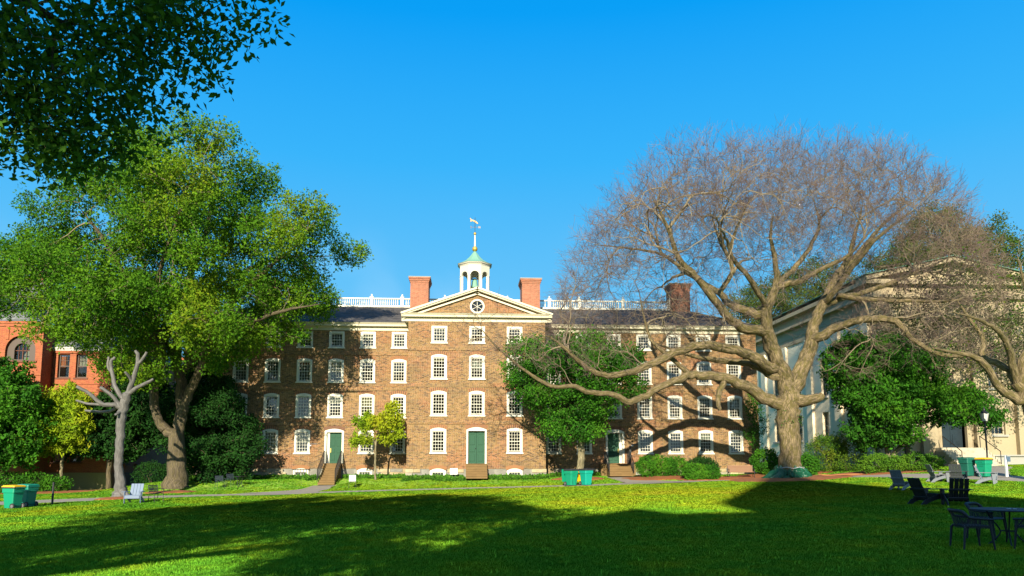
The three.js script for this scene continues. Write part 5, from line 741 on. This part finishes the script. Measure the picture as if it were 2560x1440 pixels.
// ---------- grass, ivy, shrubs ----------
const GRASS = new THREE.MeshPhysicalMaterial({ color: rgb(1, 1, 1), roughness: .95, specularIntensity: .2, side: THREE.DoubleSide });
{
  const r = RNG(2024), L = [], blades = (seed, n, h) => { const q = RNG(seed), P = [], N = [], I = []; for (let k = 0; k < n; k++) { const a = q() * 6.283, d = .05 * Math.sqrt(q()), x = Math.cos(a * 3.1) * d, z = Math.sin(a * 3.1) * d, H = h * (.6 + .6 * q()), lean = (.15 + .5 * q()) * H, w = .0042 + .002 * q(), cx = Math.cos(a), cz = Math.sin(a), i = P.length / 3; P.push(x - cz * w, -.006, z + cx * w, x + cz * w, -.006, z - cx * w, x + cx * lean * .4 - cz * w * .7, H * .62, z + cz * lean * .4 + cx * w * .7, x + cx * lean * .4 + cz * w * .7, H * .62, z + cz * lean * .4 - cx * w * .7, x + cx * lean, H, z + cz * lean); for (let c = 0; c < 5; c++) N.push(cx * .75, .66, cz * .75); I.push(i, i + 1, i + 3, i, i + 3, i + 2, i + 2, i + 3, i + 4); } const g = new THREE.BufferGeometry(); g.setAttribute('position', new THREE.Float32BufferAttribute(P, 3)); g.setAttribute('normal', new THREE.Float32BufferAttribute(N, 3)); g.setIndex(I); return g; };
  const N = 380000; let guard = 0;
  while (L.length < N && guard++ < 2e6) {
    const t = r(), zz = Math.pow(lerp(Math.pow(9.5, .5), Math.pow(57, .5), t), 2), x = (r() * 2 - 1) * (zz * .72 + 2) + zz * .06, z = -zz;
    if (z < -49 && (Math.abs(x - HX) < 5.1 ? z < -54.9 : z < -57.6)) continue; if (inBed(x, z)) continue; const pe = pathNear(x, z); if (pe < .04 + .05 * r()) continue;
    const dry = sm(.54, .72, fbm(x * .22 + 3, z * .22, 0, 41)) * .6 + .55 * sm(.6, .72, fbm(x * 1.1, z * 1.1, 0, 43)), lush = vn(x * 1.6 + 5, z * 1.6, 0, 77), far = Math.min(1.9, .85 + zz / 32);
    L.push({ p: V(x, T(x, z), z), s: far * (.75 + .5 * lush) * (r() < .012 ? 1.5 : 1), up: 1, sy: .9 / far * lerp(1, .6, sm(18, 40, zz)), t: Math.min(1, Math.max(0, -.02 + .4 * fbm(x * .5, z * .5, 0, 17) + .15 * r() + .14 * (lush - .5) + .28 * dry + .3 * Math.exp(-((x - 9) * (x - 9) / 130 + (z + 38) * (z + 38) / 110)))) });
  }
  const half = [[], [], []]; L.forEach((k, i) => half[i % 3].push(k)); const root = thing('grass', 'short green lawn grass', 'grass'); root.userData.kind = 'stuff';
  half.forEach((l, i) => scatter('grass_blades', blades(300 + i, 12, .062), GRASS, l, [[.085, .37, .032], [.18, .5, .03], [.37, .58, .026], [.53, .6, .025], [.58, .55, .06]], 60 + i, root));
}
{
  const r = RNG(31), L = [];
  for (let k = 0; k < 9000; k++) { const x = lerp(-20.5, 10.2, r()), pav = x > HX - 5.1 && x < HX + 5.1, zw = pav ? -54.85 : -57.65, w = 1.5 * vn(x * .7, 1, 0, 3) + (pav ? .25 : .55), z = zw + w * r(); if (Math.abs(x + 9.95) < .95 || (Math.abs(x - HX) < .9 && pav) || (x > 5.9 && r() < .6)) continue; L.push({ p: V(x, T(x, z) + .03 + .13 * r() * (1 - (z - zw) / 2.2), z), s: .7 + .7 * r() }); }
  const o = scatter('ivy', leafCluster(8, .14, .1, .8, 91, .3), LEAF, L, [[.03, .1, .01], [.06, .18, .012], [.11, .24, .02]], 12, scene); o.userData.label = 'low ivy along the foot of the brick hall'; o.userData.category = 'ivy';
}
function shrub(name, label, lumps, o) {
  const [bx, bz] = [lumps[0][0], lumps[0][2]], e = thing(name, label, 'shrub', [0, 0, 0], 0, o.group), r = RNG(o.seed), L = [];
  const vol = lumps.map((b) => b[3] * b[4]); let tot = vol.reduce((a, c) => a + c, 0);
  lumps.forEach((b, bi) => { const n = Math.round(o.n * vol[bi] / tot); for (let k = 0; k < n; k++) { const u = r() * 2 - 1, a = r() * 6.283, s = Math.sqrt(1 - u * u), q = (1 - .34 * Math.pow(r(), 1.6)) * (.86 + .3 * vn(Math.cos(a) * s * 2.6 + 5, u * 2.6 + Math.sin(a) * 2 + 5, 0, o.seed + bi)); const p = V(b[0] + b[3] * q * s * Math.cos(a), b[1] + b[4] * q * u, b[2] + b[5] * q * s * Math.sin(a)); if (p.y < T(p.x, p.z) + .05) continue; L.push({ p, s: .75 + .5 * r(), t: Math.min(1, Math.max(0, .1 + .6 * vn(p.x * 2, p.y * 2 + p.z, 0, 4) + .3 * r())) }); } });
  scatter('foliage', leafCluster(o.leaves ?? 8, o.cr ?? .13, o.len ?? .11, o.wide ?? .55, o.seed + 9, .15), LEAF, L, o.tones ?? DEEP, o.seed + 2, e);
  const st = []; for (let k = 0; k < 9; k++) { const b = lumps[k % lumps.length], y = T(b[0], b[2]); st.push(tube([V(b[0] + (r() - .5) * .3, y - .1, b[2] + (r() - .5) * .3), V(b[0] + (r() - .5) * b[3], b[1], b[2] + (r() - .5) * b[5]), V(b[0] + (r() - .5) * b[3] * 1.4, b[1] + b[4] * .5, b[2] + (r() - .5) * b[5] * 1.4)], [.025, .018, .008], 5)); } mesh('stem', merge(st), M.barkDark, e);
}
shrub('shrub', 'long clipped dark-green hedge mound beside the right-hand steps', [[12.9, 1.45, -53.7, .95, .72, .8], [13.9, 1.45, -53.7, 1.1, .75, .85], [14.9, 1.42, -53.6, .95, .68, .8]], { n: 1500, seed: 201 });
shrub('shrub', 'rounded boxwood pair in front of the brick wing windows', [[15.5, 1.02, -51.4, .75, .62, .65], [16.4, .98, -51.3, .8, .56, .65]], { n: 1100, seed: 203 });
shrub('shrub', 'round clipped boxwood behind the rounded pair', [[16.5, 1.35, -52.9, 1.15, .75, .9]], { n: 900, seed: 205, tones: DARK });
shrub('shrub', 'dark clipped shrub behind the bench at the foot of the bare elm', [[21.4, 1.75, -53.6, 1.1, .95, .9], [21.9, 1.35, -53, 1, .7, .8]], { n: 1100, seed: 207 });
shrub('shrub', 'small rounded shrub at the right of the bare elm trunk', [[23.6, 1.5, -51.9, .85, .75, .7]], { n: 700, seed: 209 });
shrub('rhododendron', 'tall loose rhododendron with yellowing leaves by the cream side wall', [[25.4, 2.2, -52.9, 1.5, 1.4, 1.2], [27.0, 2.1, -52.7, 1.5, 1.45, 1.2], [26.2, 2.9, -53.2, 1.2, .9, 1]], { n: 1500, seed: 211, len: .15, cr: .18, leaves: 9, wide: .36, tones: [[.02, .07, .01], [.05, .14, .012], [.11, .2, .014], [.2, .22, .02]] });
shrub('shrub', 'low loose azalea under the magnolia trunk', [[26.4, 1.65, -47.9, 1.05, .62, .8], [27.4, 1.6, -47.7, .9, .56, .7]], { n: 700, seed: 213, tones: [[.03, .1, .01], [.07, .18, .012], [.13, .24, .015]] });
shrub('shrub', 'low spreading azalea between the magnolia and the cream hall steps', [[28.7, 1.72, -47.5, 1.1, .6, .8], [29.8, 1.72, -47.6, .8, .5, .7]], { n: 700, seed: 215, tones: [[.03, .1, .01], [.07, .18, .012], [.13, .24, .015]] });
shrub('shrub', 'loose leafy shrub under the yellow-green maple', [[-29.6, .35, -54.2, 1.2, .7, .8], [-28.2, .25, -54.4, 1, .55, .7], [-31, .4, -54, 1, .7, .8]], { n: 900, seed: 217, len: .13, cr: .17 });
shrub('shrub', 'dark low shrub against the foot of the left wing', [[-21, .9, -56.8, 1.2, .9, .7], [-22.8, .8, -56.8, 1.2, 1, .8]], { n: 900, seed: 219, tones: DARK });

// ---------- things on the lawn ----------
const at = (x, z, dy = 0) => [x, T(x, z) + dy, z];
function adirondack(label, m, pos, turn, group) {
  const t = thing('adirondack_chair', label, 'chair', pos, turn, group);
  const board = (w, h, d, x, y, z, rx = 0) => { const g = slab(poly([[-w / 2, -h / 2], [w / 2, -h / 2], [w / 2, h / 2], [-w / 2, h / 2]]), d, Math.min(.006, d / 4)); g.translate(0, 0, d / 2); if (rx) g.rotateX(rx); g.translate(x, y, z); return g; };
  const lean = -.42;
  for (let k = 0; k < 4; k++) mesh('back_slat', board(.137, .84, .025, (k - 1.5) * .146, .56, -.36, lean), m, t);
  for (let k = 0; k < 4; k++) { const f = k / 3; mesh('seat_slat', board(.6, .135, .022, 0, lerp(.385, .24, f), lerp(.3, -.17, f), -Math.PI / 2 + .3), m, t); }
  mesh('apron', board(.66, .16, .025, 0, .32, .385), m, t);
  mesh('back_brace', merge([board(.62, .09, .03, 0, .56, -.405, lean), board(.6, .09, .03, 0, .27, -.29, lean)]), m, t);
  for (const s of [-1, 1]) {
    const rail = slab(poly([[.4, .24], [.4, .4], [.2, .385], [-.36, .2], [-.56, .0], [-.36, .0], [-.2, .1], [.1, .2]]), .03, .006); rail.rotateY(-Math.PI / 2); rail.translate(s * .315 + .015, 0, 0); mesh('side_rail', rail, m, t);
    const leg = slab(poly([[-.05, 0], [.05, 0], [.1, .56], [-.1, .56]]), .03, .006); leg.rotateY(-Math.PI / 2); leg.translate(s * .37 + .015, 0, .33); mesh('leg', leg, m, t);
    const arm = slab(poly([[-.06, -.42], [.06, -.42], [.085, .42], [-.085, .42]]), .026, .006); arm.rotateX(-Math.PI / 2); arm.scale(1, 1, -1); arm.translate(s * .375, .585, .02); arm.computeVertexNormals(); mesh('arm', arm, m, t);
  }
  return t;
}
adirondack('blue-grey slatted adirondack chair beside the grey pollarded tree', M.chairBlue, at(-16.4, -39), .12);
adirondack('grey adirondack chair alone at the edge of the sunlit lawn, its shadow beside it', M.chairGrey, at(20.3, -34.7), 2.05);
adirondack('shade-darkened grey adirondack chair seen side-on, next to its twin seen from behind', M.chairGreyShaded, at(15.95, -25.8), 1.75);
adirondack('shade-darkened grey adirondack chair seen from behind, in the shaded lawn', M.chairGreyShaded, at(16.5, -25.0), 2.75);
adirondack('light grey adirondack chair in the group by the walk, turned edge-on', M.chairGrey, at(25.3, -39.8), 1.45);
adirondack('shade-darkened grey adirondack chair between two paler ones by the walk', mat(.05, .056, .06, { roughness: .55 }), at(26.2, -39.5), 2.3);  // same grey plastic, the shade on its backlit side put into the colour
adirondack('grey adirondack chair with sunlit slats, closest of the group to the yellow-lidded bin', mat(.17, .19, .21, { roughness: .55 }), at(26.7, -37.9), .85);  // same grey plastic, sun on the slats put into a paler colour

const holesMap = greyTexture(64, .05, (u, v) => { const x = (u * 2) % 1 - .5, y = (v * 2 + Math.floor(u * 2) * .5) % 1 - .5; return Math.hypot(x, y) < .33 ? 0 : 1; });
const meshPlastic = new THREE.MeshStandardMaterial({ color: rgb(.01, .012, .015), roughness: .75, alphaMap: holesMap, transparent: true, alphaTest: .5, side: THREE.DoubleSide });
const solidPlastic = mat(.011, .013, .016, { roughness: .7 });
function shellChair(label, pos, turn, group) {
  const t = thing('garden_armchair', label, 'chair', pos, turn, group);
  const path = []; for (let k = 0; k <= 24; k++) { const f = k / 24, a = (f - .5) * 2; let x, z; if (Math.abs(a) > .5) { x = Math.sign(a) * .275; z = lerp(-.12, .26, (Math.abs(a) - .5) * 2); } else { const q = a * Math.PI; x = .275 * Math.sin(q); z = -.12 - .14 * Math.cos(q); } const top = Math.abs(a) > .56 ? lerp(.665, .64, (Math.abs(a) - .56) / .44) : lerp(.8, .665, sm(.26, .56, Math.abs(a))); path.push([x, z, top]); }
  const strip = (y0, y1, out) => { const P = [], U = [], I = []; let l = 0; path.forEach(([x, z, top], i) => { if (i) l += Math.hypot(x - path[i - 1][0], z - path[i - 1][1]); for (let j = 0; j < 3; j++) { const f = j / 2, y = lerp(y0(top), y1(top), f), sp = 1 + .09 * (y - .44) / .36 * out; P.push(x * sp, y, z * sp - (z < -.1 ? .16 * (y - .44) : 0)); U.push(l, y); } if (i) for (let j = 0; j < 2; j++) { const a = (i - 1) * 3 + j; I.push(a, a + 3, a + 1, a + 1, a + 3, a + 4); } }); const g = new THREE.BufferGeometry(); g.setAttribute('position', new THREE.Float32BufferAttribute(P, 3)); g.setAttribute('uv', new THREE.Float32BufferAttribute(U, 2)); g.setIndex(I); g.computeVertexNormals(); return g; };
  mesh('perforated_shell', strip(() => .44, (y) => y - .05, 1), meshPlastic, t);
  mesh('shell_rim', (() => { const p = path.map(([x, z, top]) => { const sp = 1 + .09 * (top - .44) / .36; return V(x * sp, top - .025, z * sp - (z < -.1 ? .16 * (top - .44) : 0)); }); return tube(p, p.map((_, i) => (Math.abs(i - 12) < 6 ? .034 : .022)), 8); })(), solidPlastic, t);
  const seat = slab(poly([[-.27, -.24], [.27, -.24], [.28, .27], [-.28, .27]]), .035, .01); seat.rotateX(Math.PI / 2); seat.translate(0, .46, 0); mesh('seat', seat, solidPlastic, t);
  for (const x of [-1, 1]) for (const z of [-1, 1]) mesh('leg', tube([V(x * .25, z > 0 ? .64 : .46, z * .22), V(x * .27, .45, z * .24), V(x * .285, 0, z * .29)], [.02, .026, .018], 8), solidPlastic, t);
  return t;
}
shellChair('black perforated armchair seen from the side, left of the round garden table', at(9.95, -14.7), 1.42, undefined);
shellChair('black perforated armchair tucked behind the round garden table', at(11.25, -16.1), .55);
shellChair('black perforated armchair cut off by the picture edge in front of the round table', at(10.95, -14.25), -2.6);
function roundTable(label, pos, r, m, group) {
  const t = thing('garden_table', label, 'table', pos, 0, group);
  mesh('table_top', lathe([[0, .725], [r - .02, .725], [r, .73], [r, .745], [r - .02, .75], [0, .75]], 48), m, t);
  for (let k = 0; k < 4; k++) { const a = k * Math.PI / 2 + .5, c = Math.cos(a), s = Math.sin(a), g = new THREE.CatmullRomCurve3([V(c * r * .55, .72, s * r * .55), V(c * r * .42, .55, s * r * .42), V(c * r * .2, .3, s * r * .2), V(c * r * .35, .14, s * r * .35), V(c * r * .6, 0, s * r * .6)]).getPoints(14); mesh('leg', tube(g, g.map(() => .016), 7), m, t); }
  mesh('ring', (() => { const p = []; for (let k = 0; k <= 20; k++) p.push(V(Math.cos(k / 20 * 6.283) * r * .2, .31, Math.sin(k / 20 * 6.283) * r * .2)); return tube(p, p.map(() => .01), 6); })(), m, t);
  return t;
}
const tb = roundTable('round black metal garden table with curved legs among black perforated armchairs', at(11.0, -15.1), .66, solidPlastic);
{ const c = thing('small_tray', 'little white dishes on the round garden table', 'dish', [10.98, T(11, -15.1) + .752, -15.0]); mesh('dish', lathe([[0, 0], [.035, 0], [.045, .012]], 14), M.signWhite, c); mesh('dish', lathe([[0, 0], [.03, 0], [.04, .01]], 14, .11, 0, .02), M.signWhite, c); }
function wireChair(label, pos, turn, m, group) {
  const t = thing('metal_chair', label, 'chair', pos, turn, group);
  for (const s of [-1, 1]) { mesh('side_frame', merge([bent([[s * .25, 0, .24], [s * .25, .44, .2], [s * .25, .44, -.2], [s * .25, .86, -.3]], .013), rod([s * .25, .44, -.18], [s * .25, 0, -.28], .013), bent([[s * .25, .44, .18], [s * .29, .64, .2], [s * .29, .66, -.22]], .013)]), m, t); mesh('arm', box(.05, .02, .32, s * .29, .665, .04), m, t); }
  mesh('seat', merge([0, 1, 2, 3, 4, 5, 6].map((k) => box(.5, .012, .045, 0, .445, -.18 + k * .062))), m, t);
  mesh('backrest', merge([0, 1, 2, 3, 4].map((k) => box(.5, .045, .012, 0, .54 + k * .07, -.225 - k * .017, -.23))), m, t);
  return t;
}
wireChair('black metal slatted armchair beside the blue-grey adirondack', at(-15.5, -39.4), 1.0, M.iron);
wireChair('dark metal chair set back from the small table, in shade before the left wing', at(-16.35, -52.0), .6, mat(.02, .03, .045));
wireChair('dark metal chair drawn up to the small table, in shade before the left wing', at(-15.75, -52.6), .9, mat(.02, .03, .045));
roundTable('small dark round table in shade before the left wing', at(-15.1, -52.3), .4, M.iron);
{
  const t = thing('metal_chair', 'silver metal chair with solid back on the bank by the left walk', 'chair', at(-7.5, -50.9), .15);
  const sh = slab(poly([[-.22, 0], [.22, 0], [.215, .4], [-.215, .4]]), .014, .004); sh.rotateX(-.16); sh.translate(0, .47, -.2); mesh('backrest', sh, M.steel, t); const se = box(.45, .016, .43, 0, .44, .02, .04); mesh('seat', se, M.steel, t);
  for (const x of [-1, 1]) for (const z of [-1, 1]) mesh('leg', rod([x * .2, .44, z * .19], [x * .23, 0, z * .25], .012), M.iron, t);
}
function wheelieBin(label, pos, turn, o = {}) {
  const t = thing('wheelie_bin', label, 'bin', pos, turn, o.group);
  const ring = (w, d, y, c) => { const L = []; for (const [sx, sz] of [[1, 1], [-1, 1], [-1, -1], [1, -1]]) for (let k = 0; k < 3; k++) { const a = Math.atan2(sz, sx) + (k - 1) * .6; L.push([sx * (w / 2 - c) + Math.cos(a) * c, y, sz * (d / 2 - c) + Math.sin(a) * c]); } return L; };
  const loft = (rings) => { const P = [], I = [], n = rings[0].length; rings.forEach((r) => r.forEach((p) => P.push(...p))); for (let i = 0; i < rings.length - 1; i++) for (let k = 0; k < n; k++) { const a = i * n + k, b = i * n + (k + 1) % n; I.push(a, a + n, b, b, a + n, b + n); } const last = (rings.length - 1) * n; for (let k = 1; k < n - 1; k++) { I.push(last, last + k + 1, last + k); I.push(0, k, k + 1); } const g = new THREE.BufferGeometry(); g.setAttribute('position', new THREE.Float32BufferAttribute(P, 3)); g.setIndex(I); const f = g.toNonIndexed(); f.computeVertexNormals(); return metreUV(f); };
  const body = o.body ?? M.binGreen;
  mesh('body', loft([ring(.46, .5, .04, .05), ring(.56, .62, .72, .05), ring(.62, .7, .74, .05), ring(.62, .71, .95, .05), ring(.66, .75, .955, .05), ring(.66, .75, .99, .05)]), body, t);
  const lidG = () => loft([ring(.67, .77, 0, .05), ring(.67, .77, .03, .06), ring(.58, .66, .075, .08), ring(.4, .46, .09, .08)]);
  const lid = mesh('lid', lidG(), o.lid === 'yellow' ? M.binYellow : (o.body ?? M.binGreen), t);
  if (o.open) { lid.rotation.x = -1.63; lid.position.set(0, .62, -.5); mesh('liner', loft([ring(.67, .76, .93, .05), ring(.69, .78, .97, .05), ring(.64, .72, 1.03, .05), ring(.58, .66, .96, .05)]), mat(.03, .03, .034, { roughness: .25 }), t); } else { lid.position.set(0, .995, 0); if (o.liner) mesh('liner', loft([ring(.67, .76, .94, .05), ring(.685, .775, .97, .05), ring(.67, .76, .993, .05)]), mat(.03, .03, .034, { roughness: .25 }), t); }
  mesh('handle', rod([-.26, .95, -.42], [.26, .95, -.42], .018, 8), body, t);
  mesh('front_relief', merge([box(.03, .5, .015, -.13, .36, .278, -.085), box(.03, .5, .015, .13, .36, .278, -.085), box(.26, .03, .015, 0, .61, .302, -.085), box(.24, .025, .02, 0, .84, .356)]), o.body ?? M.binDark, t);
  for (const s of [-1, 1]) { const w = part('wheel', t, s * .27, .13, -.27); const ty = new THREE.TorusGeometry(.1, .032, 8, 20); ty.rotateY(Math.PI / 2); mesh('tyre', ty, M.rubber, w); const hb = new THREE.CylinderGeometry(.085, .085, .04, 16); hb.rotateZ(Math.PI / 2); mesh('hub', hb, M.hubGrey, w); }
  mesh('axle', rod([-.27, .13, -.27], [.27, .13, -.27], .012), M.iron, t);
  return t;
}
wheelieBin('teal wheeled bin with a yellow lid, left of a green-lidded twin on the path', at(-20.85, -36.7), -1.9, { lid: 'yellow', liner: true });
wheelieBin('teal wheeled bin with a dark green lid, behind the yellow-lidded one on the path', at(-20.95, -38), -1.9, { body: mat(.006, .19, .12, { roughness: .42 }) });
wheelieBin('teal bin with a black liner and its green lid hanging open, before the pavilion tree', at(6.5, -47.5), .55, { open: true });
wheelieBin('teal bin with its yellow lid hanging open, before the pavilion tree', at(7.45, -47.6), .5, { open: true, lid: 'yellow', body: mat(.005, .28, .2, { roughness: .42 }) });
wheelieBin('teal wheeled bin with a yellow lid beside the white post', at(29.1, -41.5), -1.15, { lid: 'yellow', liner: true });
wheelieBin('dark teal bin with a green lid, pushed against the yellow-lidded bin by the white post', at(28.6, -42.2), -1.3, { body: M.binDark });
{
  const t = thing('bench', 'wooden slatted bench with black iron arms at the walk by the bare elm', 'bench', at(18.9, -51.9), -.12);
  for (let k = 0; k < 6; k++) mesh('back_slat', box(1.75, .066, .03, 0, .48 + k * .076, -.2 - k * .02, -.25), M.benchWood, t);
  for (let k = 0; k < 5; k++) mesh('seat_slat', box(1.75, .03, .075, 0, .43 + k * .006, -.14 + k * .088), M.benchWood, t);
  for (const s of [-1, 1]) mesh('arm_frame', merge([bent([[s * .86, 0, .26], [s * .86, .42, .24], [s * .86, .64, .26], [s * .86, .66, .1], [s * .86, .62, -.22]], .022), bent([[s * .86, 0, -.34], [s * .86, .4, -.16], [s * .86, .92, -.32]], .022), rod([s * .86, .4, .24], [s * .86, .4, -.16], .02), rod([s * .86, .15, .24], [s * .86, .15, -.28], .014)]), M.iron, t);
}
{
  const t = thing('lamp_post', 'black lamp post with a glazed lantern before the cream hall', 'lamp post', at(30.1, -42.6));
  mesh('base', lathe([[.13, 0], [.13, .1], [.09, .16], [.1, .5], [.06, .62]], 12), M.iron, t); mesh('pole', rod([0, .5, 0], [0, 3.05, 0], .05, 10), M.iron, t);
  const l = part('lantern', t, 0, 3.05, 0); mesh('collar', lathe([[.05, -.1], [.09, -.05], [.07, 0], [.12, .04]], 12), M.iron, l);
  const fr = []; for (let k = 0; k < 4; k++) { const a = k * Math.PI / 2 + Math.PI / 4; fr.push(rod([Math.cos(a) * .15, .04, Math.sin(a) * .15], [Math.cos(a) * .25, .5, Math.sin(a) * .25], .013)); } mesh('frame', merge(fr), M.iron, l);
  const gl = new THREE.CylinderGeometry(.24, .145, .45, 4, 1, true); gl.rotateY(0); gl.translate(0, .27, 0); gl.rotateY(Math.PI / 4); mesh('glass', gl, mat(.5, .5, .46, { roughness: .3 }), l);
  const cp = new THREE.CylinderGeometry(.07, .3, .17, 4); cp.rotateY(Math.PI / 4 + Math.PI / 4); cp.translate(0, .585, 0); mesh('cap', cp, M.iron, l); mesh('finial', lathe([[.06, .66], [.075, .72], [.03, .78], [.015, .88], [0, .9]], 10), M.iron, l);
}
{ const t = thing('white_post', 'short white post with a small white box near its top, by the right walk', 'post', at(30.1, -41.1)); mesh('post', box(.1, 1.2, .1, 0, .6, 0), M.signWhite, t); mesh('box', box(.2, .3, .14, .13, 1.0, 0), M.signWhite, t); }
{ const t = thing('yard_sign', 'blank white yard sign on a thin stake left of the pavilion steps', 'sign', at(-.92, -53.9)); mesh('panel', box(.52, .42, .012, 0, .62, 0), M.signWhite, t); mesh('stake', merge([rod([-.1, -.05, -.01], [-.1, .6, -.01], .006), rod([.1, -.05, -.01], [.1, .6, -.01], .006)]), M.steel, t); }
{ const t = thing('bollard', 'short black post beside the green-lidded bin', 'post', at(-20.6, -39.6)); mesh('post', rod([0, 0, 0], [0, 1.05, 0], .05, 10), M.iron, t); mesh('cap', new THREE.SphereGeometry(.055, 10, 8).translate(0, 1.05, 0), M.iron, t); }
{
  const t = thing('tarpaulin', 'crumpled green tarpaulin tied round the foot of the bare elm', 'tarpaulin', at(21.2, -49.15)); const P = [], I = [], A = 96, R = 16;
  for (let i = 0; i <= R; i++) for (let k = 0; k < A; k++) { const a = k / A * 6.283, s = i / R, fold = .3 * (vn(Math.cos(a) * 6 + 9, Math.sin(a) * 6 + s * 2.4, 0, 3) - .5) + .3 * Math.abs(((vn(Math.cos(a) * 3.4 + 2, Math.sin(a) * 3.4 + s * 2.6 + 2, 0, 8) * 4) % 1) - .5) - .07, r = .8 + .72 * Math.pow(s, 1.15) + fold * 1.6 * (.3 + s), y = .74 * (1 - Math.pow(s, .8)) * (1 + .7 * (vn(Math.cos(a) * 5 + 3, Math.sin(a) * 5 + 3, 0, 12) - .5)) + .02 + .3 * Math.sin(Math.PI * s) * (vn(Math.cos(a) * 7, Math.sin(a) * 7 + s * 3, 0, 5) - .2); P.push(Math.cos(a) * r, y, Math.sin(a) * r); if (i) { const c = (i - 1) * A + k, d = (i - 1) * A + (k + 1) % A; I.push(c, d, c + A, d, d + A, c + A); } }
  const g = new THREE.BufferGeometry(); g.setAttribute('position', new THREE.Float32BufferAttribute(P, 3)); g.setIndex(I); g.computeVertexNormals(); mesh('sheet', metreUV(g), M.tarp, t);
  mesh('tie', (() => { const p = []; for (let k = 0; k <= 40; k++) p.push(V(Math.cos(k / 40 * 6.283) * .86, .74 + .04 * Math.sin(k), Math.sin(k / 40 * 6.283) * .86)); return tube(p, p.map(() => .02), 5); })(), mat(.5, .5, .52), t);
}
{ const t = thing('hose', 'loose loops of orange-brown hose on the mulch by the tarpaulin', 'hose', [0, 0, 0]); const r = RNG(3); for (let q = 0; q < 3; q++) { const p = []; for (let k = 0; k <= 30; k++) { const f = k / 30, x = 22.7 + f * 2.1 + .12 * Math.sin(f * 9 + q * 2), z = -48.3 + q * .22 + f * .9 + .2 * Math.sin(f * 7 + q); p.push(V(x, T(x, z) + .15 + .3 * Math.max(0, .25 - f) , z)); } mesh('loop', tube(p, p.map(() => .022), 6), mat(.36, .14, .05), t); } }
for (const [x, lean] of [[18.5, .32], [21.0, -.28]]) { const t = thing('stake', x < 19 ? 'thin black stake leaning left behind the bench' : 'thin black stake leaning right beside the dark clipped shrub', 'stake', at(x, -55)); mesh('pole', rod([0, -.1, 0], [-lean * 1.2, 1.5, 0], .02), M.iron, t); }

renderer.render(scene, camera);
